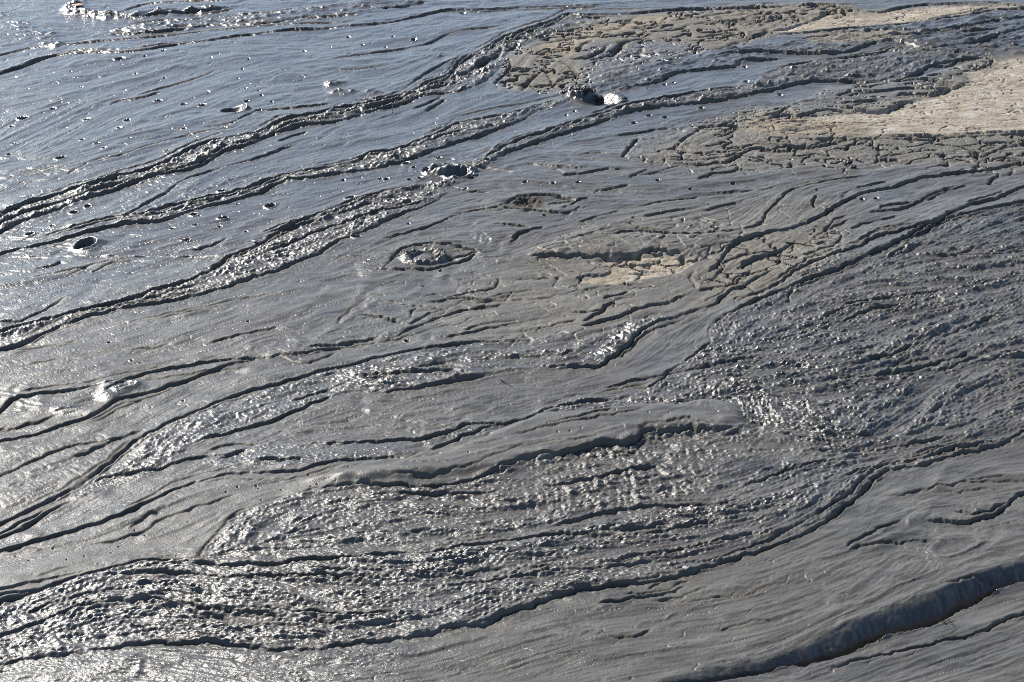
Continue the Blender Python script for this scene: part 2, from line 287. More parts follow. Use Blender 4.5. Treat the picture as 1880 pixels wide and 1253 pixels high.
B3='0,614 51,595 112,581 158,568 222,553 260,542 294,530 340,517 383,496 414,476 447,461 470,450 516,422 580,394 636,373 687,359 751,343 789,336 822,327 858,329 827,352 787,375 751,389 710,406 664,427 613,449 582,467 521,492 480,505 434,521 383,535 332,546 255,560 179,578 128,591 90,608 46,629 0,638'
B3u='850,306 899,288 932,265 965,254 996,246 1047,225 1106,209 1160,192 1240,178 1300,166 1390,160 1400,140 1438,123 1489,112 1553,106 1617,98 1642,87 1706,92 1783,97 1847,104 1757,112 1701,123 1688,135 1671,143 1642,151 1604,151 1543,148 1464,154 1420,166 1374,176 1348,181 1272,191 1170,202 1124,217 1063,235 996,257 950,273 917,288 894,304 858,322'
B4='1060,165 1106,140 1180,110 1259,100 1323,92 1361,86 1430,80 1480,70 1560,58 1640,48 1732,34 1808,22 1880,16 1880,95 1850,102 1783,97 1706,90 1660,80 1617,80 1579,89 1528,99 1420,97 1420,108 1359,115 1348,124 1297,128 1241,135 1208,151 1170,158 1106,170'
FIN='184,63 205,52 260,46 330,38 400,32 480,24 560,14 640,6 740,0 785,2 740,12 664,25 600,32 534,38 480,45 392,46 340,53 290,60 230,62'
HOOK='112,20 130,10 160,4 150,16 160,24 200,26 250,24 330,20 428,12 428,17 380,24 330,26 300,28 250,34 200,33 150,30 120,27'
B5='189,860 217,829 255,799 306,773 345,758 409,735 470,716 534,699 585,684 649,671 713,656 776,643 840,634 950,628 1000,620 1050,612 1085,622 1108,615 1152,593 1195,586 1234,583 1198,598 1170,616 1157,632 1119,658 1114,667 1093,674 1034,676 991,676 940,681 891,689 840,699 789,708 700,718 636,718 598,730 559,745 521,763 480,776 409,796 357,811 332,832 301,859 255,875 199,888 153,908 120,915 160,885'
ZW6='357,1024 396,979 434,941 470,930 534,908 649,894 751,893 827,889 904,869 950,852 1042,833 1093,823 1157,820 1185,796 1269,788 1331,792 1361,782 1400,790 1560,830 1545,850 1480,860 1400,880 1360,910 1297,922 1170,950 1093,972 1055,978 991,984 950,990 904,998 840,1004 802,1012 725,1017 687,1021 623,1025 547,1026 521,1034 470,1038 400,1034'
ZW7='1190,714 1211,697 1234,674 1285,645 1308,620 1301,600 1338,577 1374,558 1420,537 1451,524 1502,509 1558,486 1617,458 1681,427 1745,400 1808,384 1880,369 1880,794 1834,814 1783,824 1732,840 1689,857 1630,865 1579,911 1551,933 1480,940 1400,940 1300,960 1170,950 1300,920 1360,910 1400,880 1480,860 1560,830 1400,790 1361,780 1354,750 1333,743 1282,740 1246,748 1200,745 1100,745 1050,748 991,755 1029,743 1068,735 1131,730 1170,725'
ZW8='0,1109 51,1094 102,1076 153,1058 204,1044 255,1029 299,1024 357,1027 400,1034 470,1038 521,1034 547,1026 623,1025 687,1021 725,1017 802,1012 840,1004 904,998 950,992 1055,978 1170,950 1300,950 1400,940 1551,933 1523,953 1484,974 1426,998 1400,1011 1374,1020 1323,1038 1259,1056 1195,1067 1119,1076 1042,1089 991,1107 950,1119 891,1145 827,1155 751,1170 661,1178 547,1187 470,1184 409,1181 306,1179 243,1182 179,1190 102,1201 38,1209 0,1216'
TNG='0,1016 51,999 128,975 189,956 253,933 306,905 370,883 421,869 470,866 547,864 603,852 674,846 746,842 771,834 802,820 860,812 900,803 940,790 996,762 1093,759 1131,753 1183,748 1246,751 1267,748 1282,740 1333,743 1354,750 1361,781 1331,790 1280,791 1269,786 1221,794 1185,794 1170,809 1157,819 1124,817 1093,822 1042,832 991,842 950,851 930,863 904,868 878,880 827,888 789,894 751,891 700,893 649,894 585,901 534,908 496,917 470,928 434,941 396,979 357,1024 299,1024 255,1029 204,1044 153,1058 102,1076 51,1094 0,1109'
SA='1880,101 1852,107 1826,112 1821,125 1768,133 1778,151 1752,161 1719,174 1676,186 1625,204 1553,207 1489,217 1451,226 1420,224 1400,216 1380,228 1400,240 1426,245 1515,245 1599,249 1635,245 1719,248 1783,245 1821,243 1880,243'
SB='1415,61 1440,50 1489,38 1515,28 1579,23 1655,18 1732,11 1821,10 1880,8 1880,13 1808,17 1732,33 1655,41 1579,48 1502,57 1440,62'
SC='1091,473 1139,469 1195,466 1267,470 1282,478 1246,499 1195,509 1119,522 1055,514 1065,507 1103,504 1121,489 1106,478'
CK='925,168 930,130 935,100 985,75 1040,55 1090,35 1200,25 1420,12 1520,9 1600,22 1500,35 1420,62 1340,85 1250,100 1200,115 1150,130 1110,140 1060,160 1000,168'
# general fabric
zone('-10,640 480,520 760,400 940,320 1300,300 1890,300 1890,345 1500,500 1300,640 1180,725 990,760 800,820 480,850 -10,960', 40, St=0.13, wet=0.18, Ls=0.05)
zone('0,0 1400,0 1100,30 1000,60 1100,150 1400,120 1400,190 1000,260 700,330 300,480 0,620', 40, St=0.08, wet=0.72, Ls=0.07, cre=0.5)
zone('0,830 60,810 190,790 240,800 180,860 100,915 0,965', 14, F=0.35, Ls=0.18, St=0.1)
zone('380,630 560,600 700,625 560,640 430,660', 20, F=0.12)
zone('340,720 480,690 700,640 560,670 420,715 300,760 200,800 240,780', 10, F=0.06)
zone('470,780 560,748 640,722 940,690 1080,680 1180,725 990,755 950,773 800,800 740,812 470,830 350,835 400,800', 18, Lm=0.12, Ls=0.22, St=0.2)
zone('350,842 402,832 470,820 600,816 741,812 770,830 746,840 674,844 603,850 547,858 470,858 421,858', 8, Ls=0.5, Lm=0.35, wet=0.6)
zone('741,815 800,800 866,783 950,774 1000,748 1060,736 1180,730 1260,738 1282,742 1240,748 1100,752 1000,756 940,775 880,796 800,820', 5, Ls=0.6, Lm=0.7, wet=0.6, off=0.3)
zone('656,573 700,581 746,595 776,585 720,625 640,632 567,630 613,606', 8, Ls=0.35, F=0.2)
zone('1060,437 1105,425 1146,455 1140,466 1083,470 966,472 990,458', 6, Ls=0.3, brn=0.2, off=1.6)
zone('1108,438 1170,427 1246,431 1330,430 1300,462 1267,467 1195,460 1144,462 1146,452', 8, off=1.4, brn=0.25)
zone('966,473 1106,470 1106,478 1121,489 1103,504 1065,505 1040,508 1000,486', 6, brn=0.4, off=-0.2)
zone('1100,405 1500,350 1560,420 1500,440 1330,560 1100,620 900,640 800,600 850,520 900,500', 30, crk=0.10, brn=0.3, wet=0.05)
zone('1330,460 1450,420 1540,425 1545,470 1440,520 1350,545 1290,520', 12, crk=0.6, brn=0.6, wet=0.0)
zone(CK, 8, crk=1.0, brn=0.6, wet=0.0, St=0.12, cre=0.2, Lm=0.0)
zone('1080,80 1200,75 1290,85 1250,105 1200,118 1110,150 1050,162 1060,140', 10, crk=0.3, brn=0.15, Ls=0.5, F=0.3, wet=0.5)
zone('1180,300 1150,285 1210,250 1300,225 1400,200 1440,215 1540,240 1640,246 1880,246 1880,310 1700,300 1500,310 1300,310', 14, crk=0.7, brn=0.45, wet=0.05, Lm=0.12)
zone('1165,300 1140,290 1170,255 1280,232 1290,240 1250,262 1210,280', 6, F=0.5, wet=0.5, crk=0.0)
zone('1520,160 1600,155 1700,140 1800,108 1830,105 1826,125 1768,134 1778,151 1752,163 1676,188 1630,204 1553,208 1480,216 1400,222 1400,205 1480,185', 5, off=1.6, crk=0.25, brn=0.25, St=0.1)
zone('1380,222 1440,222 1520,225 1560,236 1540,246 1420,246 1370,236', 6, dry=0.8, brn=1.0, Lm=0.8, crk=0.5, wet=0)
zone(SA, 26, dry=0.25, brn=0.9, wet=0.0)
zone(SA, 5, dry=1, brn=0.12, Ls=0.28, Lm=0.15, St=0.08, off=-0.8, crk=0.15, wet=0, cre=0)
zone('1380,215 1450,222 1560,225 1600,240 1560,250 1420,246 1370,236', 10, dry=0.75, brn=1.0, Lm=0.8, crk=0.5, wet=0)
zone(SB, 3, dry=1, Ls=0.2, St=0.1, off=-0.5, wet=0, crk=0.2, cre=0)
zone('988,102 995,84 1020,72 1060,62 1090,50 1160,36 1270,25 1275,30 1200,44 1120,62 1062,82 1052,100', 4, dry=0.85, brn=0.5, Lm=0.1)
zone(SC, 3, dry=0.95, brn=0.25, off=-1.3, crk=0.8, wet=0, St=0.05)
zone('1330,18 1420,12 1520,10 1600,22 1500,34 1440,52 1415,62 1360,68 1320,60 1300,40', 8, crk=1.0, brn=0.9, Lm=0.9, wet=0.0)
# wrinkled flows
zone(B1, 3, Ls=1.1, Lm=1.1, St=0.1, off=-0.4, wet=0.3)
zone(B2, 3, Ls=1.0, Lm=0.95, St=0.1, off=-0.5, wet=0.3)
zone('222,406 320,350 420,318 560,300 640,298 536,317 490,333 383,364 276,392', 14, Ls=0.3, Lm=0.35, F=0.25, wet=0.6)
zone('217,408 255,387 301,358 332,330 320,312 280,330 235,345 225,365 240,385', 10, F=0.5, Ls=0.2)
zone(B3, 3, Ls=1.1, Lm=0.9, F=0.2, St=0.1, off=-0.5, wet=0.3)
zone(B3u, 3, Ls=1.0, Lm=1.1, off=-0.3, wet=0.3)
zone(B4, 4, Ls=0.45, Lm=1.0, wet=0.6, St=0.3)
zone('1480,66 1560,60 1650,58 1680,68 1600,76 1520,84 1490,80', 4, Ls=0.5, Lm=1.0, brn=1.0, wet=0.1)
zone(FIN, 3, Ls=0.5, Lm=1.1, wet=0.7); zone(HOOK, 3, Ls=0.7, Lm=1.5, off=1.0, wet=0.9)
zone('596,160 600,152 625,150 640,148 610,158 612,164 640,170 700,166 700,172 640,175 605,172', 3, Ls=0.6, Lm=1.5, wet=0.8)
zone('770,102 790,97 825,92 825,98 790,107', 4, Ls=0.5, Lm=1.0); zone('440,40 560,28 640,14 700,12 600,34 480,44', 5, Lm=0.8, Ls=0.4)
zone('0,20 30,25 60,50 80,60 100,30 105,60 112,75 118,88 80,82 50,75 20,60', 10, Lm=0.5, Ls=0.4, wet=0.9)
zone('82,82 110,80 125,87 100,90', 4, Lm=1.2, wet=0.9)
zone(B5, 4, Ls=0.5, Lm=0.75, F=0.25, off=-0.4, wet=0.5)
zone('1080,650 1090,668 1114,667 1157,635 1170,616 1234,581 1195,586 1152,593 1108,627', 5, F=1.6, Ls=0.25, wet=0.6, Lm=0.3)
zone('180,705 210,700 262,698 268,712 240,716 200,735 182,730', 5, Lm=1.2, wet=0.9, off=1.0)
zone('95,752 130,742 150,748 120,760', 4, Lm=1.0, wet=0.9)
zone(ZW6, 4, Ls=0.7, Lm=1.0, off=-0.3, wet=0.42, St=0.12)
zone('980,845 1060,835 1120,822 1180,800 1270,792 1300,830 1300,900 1240,925 1160,930 1100,940 1040,950 980,950 960,900', 18, F=1.2, Lm=0.7, Ls=0.55, wet=0.22)
zone('1400,790 1440,786 1480,800 1490,825 1460,845 1400,850 1330,850 1320,820', 14, F=0.8, Ls=0.5, Lm=0.5, wet=0.2)
zone(ZW7, 6, Ls=1.35, Lm=0.9, off=-0.4, wet=0.4, St=0.3)
zone('1600,640 1880,600 1880,790 1760,830 1600,850 1420,900 1500,820 1580,740', 40, Lm=1.3, Ls=1.2)
zone('1460,470 1880,370 1880,450 1700,500 1500,560 1420,560', 20, Lm=0.7, Ls=0.9, wet=0.3)
zone(ZW8, 5, Ls=1.0, Lm=1.1, F=0.15, wet=0.5, St=0.2)
zone('0,1216 0,1110 60,1110 150,1130 215,1165 210,1185 140,1196', 18, F=1.5, Lm=0.4, Ls=0.4, wet=0.85)
zone('0,1222 100,1206 300,1186 550,1192 750,1176 800,1200 600,1253 0,1253', 18, Ls=0.35, Lm=0.25, wet=0.6)
zone('800,1170 1000,1110 1300,1050 1550,945 1640,875 1890,805 1890,1030 1700,1080 1300,1225 1100,1253 700,1253', 30, St=0.11, Ls=0.06, wet=0.2, F=0.06, Lm=0.06)
zone('1560,1060 1640,990 1760,985 1760,1040 1640,1090', 25, F=0.22)
zone(TNG, 3, St=0.06, off=0.3, Ls=0.015, wet=0.3, cre=0.25, brn=0.1)
zone('560,884 700,866 800,846 900,806 996,762 1093,759 1131,753 1183,748 1246,751 1267,748 1282,740 1333,743 1354,750 1361,781 1331,790 1280,791 1269,786 1221,794 1185,794 1170,809 1157,819 1124,817 1093,822 1042,832 991,842 950,851 930,863 904,868 800,880 680,888', 7, off=2.7)
zone('1210,1253 1450,1195 1706,1093 1880,1035 1880,1075 1757,1122 1600,1175 1400,1232 1300,1253', 4, St=0.03, Ls=0.0, wet=1.0, cre=0.1)
zone('1400,1224 1480,1206 1560,1182 1640,1150 1720,1120 1760,1098 1810,1078 1880,1052 1880,1072 1808,1101 1757,1121 1681,1154 1579,1185 1502,1208 1400,1233', 4, Ls=0.8, Lm=1.2, wet=0.9)

# hollows and pits: centre, half width, half height (survey units), depth cm, rim cm
BOWLS = [(966,371,40,13,2.5,0.8,'a'),(792,471,62,20,2.6,1.0,'b'),(155,449,26,10,5.5,0.5,'c'),(430,203,30,6,4.5,0.5,'d'),(1106,183,46,11,5.5,0.6,'e'),(846,318,32,9,4.0,0.8,'f'),(495,379,9,4,2.5,0.6,'g')]
pits_txt = '220,110,13,3 300,94,6,2 41,218,13,3 22,232,7,2 97,200,8,2 160,219,9,2 27,266,8,2 17,284,8,2 112,292,13,3 151,257,7,2 178,264,7,2 192,273,8,2 234,220,7,2 290,184,10,2 338,190,8,2 371,193,9,2 219,236,6,2 238,253,6,2 306,276,9,2 338,236,7,2 130,132,4,1.5 149,160,5,1.5 29,141,4,1.5 266,104,4,2 388,107,4,2 445,126,5,2 457,109,4,2 437,144,4,1.5 475,166,6,2 476,152,4,1.5 458,152,4,1.5 302,141,4,1.5 249,135,5,1.5 452,161,5,1.5 413,235,5,1.5 361,251,4,1.5 370,259,4,1.5 427,226,5,1.5 382,168,4,2 453,186,7,2 480,176,6,2 499,188,5,2 475,205,9,2 607,86,4,1.5 640,68,6,2 666,83,5,1.5 721,69,7,2 760,73,9,2.5 708,86,6,2 559,95,5,1.5 849,25,10,2.5 135,390,11,3.5 161,379,7,2.5 96,417,7,2.5 54,430,10,3 356,395,10,3.5 341,441,13,3 410,401,15,3 317,420,8,3 358,415,6,2 409,352,11,3 404,416,4,2 435,375,7,2 452,424,5,2 470,445,6,2 498,358,6,2 630,331,5,2 646,366,14,3.5 698,328,6,2.5 710,329,8,3 752,331,7,2.5 772,329,8,3 806,290,9,2.5 745,300,10,2.5 760,308,7,2 856,347,5,2 895,298,8,2 750,413,5,2.5 655,436,12,3 674,480,8,2 776,525,6,2.5 712,461,4,2 809,496,5,2.5 1050,247,6,2 1190,200,6,2 1192,214,9,2.5 1222,217,10,2.5 1164,226,9,2.5 1225,142,8,2 1371,153,9,2.5 1368,124,8,2.5 1221,155,7,2 1237,152,5,1.5 1288,201,9,2.5 1147,186,12,2 1055,203,5,1.5 1040,209,5,1.5 964,336,6,2 1016,336,5,2 1061,335,7,2 1208,333,8,2.5 1346,335,8,2.5 1267,345,5,2 1092,354,4,2 1269,414,7,2.5 1310,417,9,2.5 1254,402,5,2 1029,433,6,2.5 1047,433,5,2 1162,400,5,2.5 1000,396,8,2.5 1583,367,7,3 1609,366,8,3 1432,175,9,3 1300,442,4,2 1560,290,6,3 1575,293,5,2 1452,293,6,3 1500,350,4,2 929,383,5,2 1148,520,8,3 1325,489,5,2 200,628,4,2 241,661,4,2 336,733,5,2 580,638,6,2.5 747,627,6,3 455,592,4,2'
PITS = []
for q in pits_txt.split():
    a = [float(v) for v in q.split(',')]; PITS.append(a)
# dark freckles on the tongue
frk = '217,1001 247,973 203,1013 97,1006 123,1028 53,1030 155,1021 28,1022 180,1035 571,897 582,894 516,900 475,897 566,874 640,862 1228,770 1030,777 1130,763 1046,803 1024,805 1067,798 1170,790 1316,767 480,918 415,905 266,982 345,958 300,975 1005,790 900,835 860,842 1190,768 470,893 436,896'
FRK = P(frk)

# ------------------------------------------------------------------ flow direction (survey units, then used on the grid)
pts = []; dirs = []
for kind, th, p, w, fl in S:
    if not fl: continue
    p = np.array(p); d = np.diff(p, axis=0); ln = np.hypot(d[:,0], d[:,1])
    for k in range(len(d)):
        n = max(1, int(ln[k]/22))
        for q in range(n):
            pts.append(p[k] + d[k]*(q+.5)/n); dirs.append(math.atan2(d[k,1], d[k,0]))
pts = np.array(pts); dirs = np.array(dirs)
gx = np.arange(-20, 1901, 16.0); gy = np.arange(-12, 1266, 9.0)
GXX, GYY = np.meshgrid(gx, gy)
c2 = np.zeros_like(GXX); s2 = np.zeros_like(GXX); wt = np.zeros_like(GXX)
for (a, b), t in zip(pts, dirs):
    sx = 45.0; sy = 16.0
    i0, i1 = np.searchsorted(gy, b-4*sy), np.searchsorted(gy, b+4*sy); j0, j1 = np.searchsorted(gx, a-4*sx), np.searchsorted(gx, a+4*sx)
    gxs = gx[j0:j1][None, :]; gys = gy[i0:i1][:, None]
    w = np.exp(-((gxs-a)/sx)**2 - ((gys-b)/sy)**2) + 2e-3*np.exp(-((gxs-a)/(sx*2))**2 - ((gys-b)/(sy*2))**2)
    c2[i0:i1, j0:j1] += w*math.cos(2*t); s2[i0:i1, j0:j1] += w*math.sin(2*t); wt[i0:i1, j0:j1] += w
c2 += 1e-4*math.cos(2*-0.15); s2 += 1e-4*math.sin(2*-0.15)
def cidx(px, py):
    return (np.clip(py, 1, 1252) - gy[0])/9.0, (np.clip(px, 1, 1879) - gx[0])/16.0
fi, fj = cidx(PXg, PYg)
nrm = np.hypot(c2, s2)
C2 = sample((c2/nrm).astype(F4), fi, fj); S2 = sample((s2/nrm).astype(F4), fi, fj)
TH = 0.5*np.arctan2(S2, C2)
TH = np.where(TH > 1.5, TH - math.pi, TH).astype(F4)
_wa = pn(X/0.55, Y/0.8, 41)+0.6*pn(X/0.22, Y/0.3, 42)
TH = (TH + 0.16*_wa).astype(F4)
dpx, dpy = np.cos(TH), np.sin(TH)
# world unit direction: d(world)/d(survey)
sp = sinp(PYs).astype(F4)[:, None]; MPc = MP.astype(F4)[:, None]
wdx = dpx*MPc; wdy = -dpy*MPc/sp
wl = np.hypot(wdx, wdy); wdx /= wl; wdy /= wl            # world direction
JR = np.gradient(rowidx(PYs), PYs).astype(F4)[:, None]      # rows per survey unit
def wstep(ux, uy):                                           # world vector -> (di, dj) on the grid
    return (-uy*sp/MPc)*JR, (ux/MPc)/1.6
AI, AJ = wstep(wdx, wdy); BI, BJ = wstep(-wdy, wdx)
# keep the cross-flow step exact in perspective: small angles, fine
II, JJ = np.meshgrid(np.arange(NR, dtype=F4), np.arange(NC, dtype=F4), indexing='ij')
def smear(N, length, across=False, d0=0.006):
    di, dj = (BI, BJ) if across else (AI, AJ)
    d = d0
    while d < length:
        h = F4(d/2)
        N = 0.5*(sample(N, II+di*h, JJ+dj*h) + sample(N, II-di*h, JJ-dj*h))
        d *= 2
    return N
def norm(N): return (N/ (N.std()+1e-6)).astype(F4)

print('setup', time.time()-T0)
# ------------------------------------------------------------------ noise layers (metres)
W1 = pn(X/0.35, Y/0.35, 1); W2 = pn(X/0.35, Y/0.35, 2)
w1 = pn(X/0.05, Y/0.07, 3); w2 = pn(X/0.05, Y/0.07, 4)
w3 = pn(X/0.018, Y/0.03, 33)
XW = X + 0.012*W1 + 0.008*w1 + 0.003*w3; YW = Y + 0.02*W2 + 0.012*w2 + 0.006*w3
jitx = (6*W1 + 3.0*w1).astype(F4); jity = (2.0*W2 + 1.4*w2).astype(F4)
# far rows need wider grain so that it is resolved on the ground mesh
ky = np.maximum(1.0, 0.55*(MPc/sp)/0.0042).astype(F4)
ky = np.minimum(ky, 3.2)
PM = norm(smear(pn(X/0.16, Y/0.10, 31), 0.35)); PM = np.clip(1.0 + 0.24*PM, 0.5, 1.6)*np.clip(0.95+0.42*norm(smear(pn(X/0.085, Y/0.06, 61), 0.12)), 0.12, 1.5); PM = np.clip(PM, 0.15, 1.45).astype(F4)
kx = np.sqrt(ky)
Lm = np.abs(pn(X/(0.034*kx) + 0.6*w2, Y/(0.021*ky) + 0.6*w1, 5)) + 0.45*np.abs(pn(X/(0.017*kx), Y/(0.012*ky), 6)) + 0.22*np.abs(pn(X/0.09, Y/(0.05*ky), 36))
Lm = norm(smear(Lm, 0.035))
Ls = np.abs(pn(X/0.017, Y/(0.011*ky), 7)) + 0.5*np.abs(pn(X/0.010, Y/(0.008*ky), 8))
Ls = norm(smear(Ls, 0.012))
Fd = pn(X/0.034 + 0.35*W1, Y/(0.05*ky) + 0.3*W2, 9); Fd = norm(smear(Fd, 0.045, across=True)); Fd = norm(np.abs(Fd + 0.35))*0.8 + 0.25*Ls
St = norm(smear(pn(X/0.014, Y/(0.012*ky), 10), 0.20)) ; St = St + 0.9*norm(smear(pn(X/0.05, Y/(0.035*ky), 11), 0.4)) + 0.35*norm(smear(pn(X/0.0075, Y/(0.009*ky), 21), 0.03))
Cr = norm(smear(pn(X/0.09, Y/(0.07*ky), 12), 0.6))
lic2 = norm(smear(pn(X/0.04, Y/(0.03*ky), 13), 0.2))
print('noise', time.time()-T0)

# voronoi cracks
def voro(x, y, seed):
    xi = np.floor(x).astype(np.int32); yi = np.floor(y).astype(np.int32)
    f1 = np.full(x.shape, 9, F4); f2 = np.full(x.shape, 9, F4); cid = np.zeros(x.shape, np.int16)
    for a in (-1, 0, 1):
        for b in (-1, 0, 1):
            h = PERM[(PERM[(xi+a+seed) & 511] + yi + b) & 511]
            px_ = xi + a + 0.5 + GX[h]*0.42; py_ = yi + b + 0.5 + GY[h]*0.42
            d = np.hypot(px_-x, py_-y).astype(F4)
            m = d < f1
            f2 = np.where(m, f1, np.minimum(f2, d)); f1 = np.where(m, d, f1); cid = np.where(m, h, cid)
    return f1, f2, cid
iC0, iC1 = 0, int(rowidx(700))
csz = np.interp(PYs, [0, 175, 230, 800], [1.55, 1.5, 1.0, 0.9]).astype(F4)[iC0:iC1, None]
sl = slice(iC0, iC1)
f1, f2, cid = voro(X[sl]/(0.27*csz) + 0.35*pn(X[sl]/0.09, Y[sl]/0.09, 14), Y[sl]/(0.27*csz) + 0.35*pn(X[sl]/0.09, Y[sl]/0.09, 15), 5)
e = f2 - f1
crack = np.zeros((NR, NC), F4); crack[sl] = -4.2*np.exp(-(e/0.038)**2)*smooth((0.9+W1[sl]+0.5*w1[sl])/0.9) + 0.22*smooth((e)/0.5) + 0.25*(GX[cid]*0.5)
f1, f2, cid = voro(X[sl]/0.06 + 0.3*w1[sl], Y[sl]/0.09 + 0.3*w2[sl], 9)
crack[sl] += -0.30*np.exp(-((f2-f1)/0.07)**2)*np.clip(2.4-1.4*csz, 0.12, 1)

# ------------------------------------------------------------------ zone weights
FIELD = {k: np.full((NR, NC), base[k], F4) for k in ZK}
cx = np.arange(0, 1881, 2.0); cy = np.arange(0, 1254, 2.0)
CXX, CYY = np.meshgrid(cx, cy)
def pip(poly, gxx, gyy):
    inside = np.zeros(gxx.shape, bool)
    n = len(poly)
    for k in range(n):
        x1, y1 = poly[k]; x2, y2 = poly[(k+1) % n]
        if y1 == y2: continue
        c = ((y1 > gyy) != (y2 > gyy)) & (gxx < (x2-x1)*(gyy-y1)/(y2-y1) + x1)
        inside ^= c
    return inside
def blur1(A, r, ax):
    if r < 1: return A
    k = np.exp(-0.5*(np.arange(-3*r, 3*r+1)/r)**2); k /= k.sum()
    pad = [(0, 0), (0, 0)]; pad[ax] = (3*r, 3*r)
    B = np.pad(A, pad, mode='edge'); out = np.zeros_like(A)
    for q, kk in enumerate(k):
        out += kk*(B[q:q+A.shape[0]] if ax == 0 else B[:, q:q+A.shape[1]])
    return out
zi = (np.clip(PYg + jity, 1, 1252)/2.0).astype(F4); zj = (np.clip(PXg + jitx, 1, 1879)/2.0).astype(F4)
def polymask(poly, soft):
    poly = [(x-12 if x <= 0 else x+12 if x >= 1880 else x, y-12 if y <= 0 else y+12 if y >= 1253 else y) for x, y in poly]
    m = np.zeros(CXX.shape, F4)
    xs = [p[0] for p in poly]; ys = [p[1] for p in poly]
    a0 = max(0, int((min(ys)-6)/2)); a1 = min(len(cy), int((max(ys)+8)/2)+1); b0 = max(0, int((min(xs)-6)/2)); b1 = min(len(cx), int((max(xs)+8)/2)+1)
    m[a0:a1, b0:b1] = pip(poly, CXX[a0:a1, b0:b1], CYY[a0:a1, b0:b1])
    hard = m
    # the blur is anisotropic: depth is foreshortened
    m = blur1(m, max(1, int(round(soft*0.25))), 0); m = blur1(m, max(1, int(round(soft*0.55))), 1)
    return m.astype(F4), hard
for poly, soft, kw in Z:
    m, _ = polymask(poly, soft)
    m = sample(m, zi, zj)
    nz = m > 0.002
    ii = np.where(nz.any(1))[0]
    if len(ii) == 0: continue
    r = slice(ii[0], ii[-1]+1)
    for k, v in kw.items():
        FIELD[k][r] += m[r]*(v - FIELD[k][r])
print('zones', time.time()-T0)

# ------------------------------------------------------------------ strokes
H = np.zeros((NR, NC), F4)
def catmull(p, step=9.0):
    p = np.array(p, float)
    if p[0, 0] <= 3: p = np.vstack([p[0] - (p[1]-p[0])/max(1e-6, np.hypot(*(p[1]-p[0])))*260, p])
    if p[-1, 0] >= 1877: p = np.vstack([p, p[-1] + (p[-1]-p[-2])/max(1e-6, np.hypot(*(p[-1]-p[-2])))*260])
    q = np.vstack([2*p[0]-p[1], p, 2*p[-1]-p[-2]]); out = []
    for k in range(1, len(q)-2):
        n = max(1, int(np.hypot(*(q[k+1]-q[k]))/step))
        for t in np.arange(n)/n:
            out.append(0.5*((2*q[k]) + (-q[k-1]+q[k+1])*t + (2*q[k-1]-5*q[k]+4*q[k+1]-q[k+2])*t*t + (-q[k-1]+3*q[k]-3*q[k+1]+q[k+2])*t**3))
    out.append(q[-2]); return np.array(out)
RG = np.zeros((NR, NC), F4)
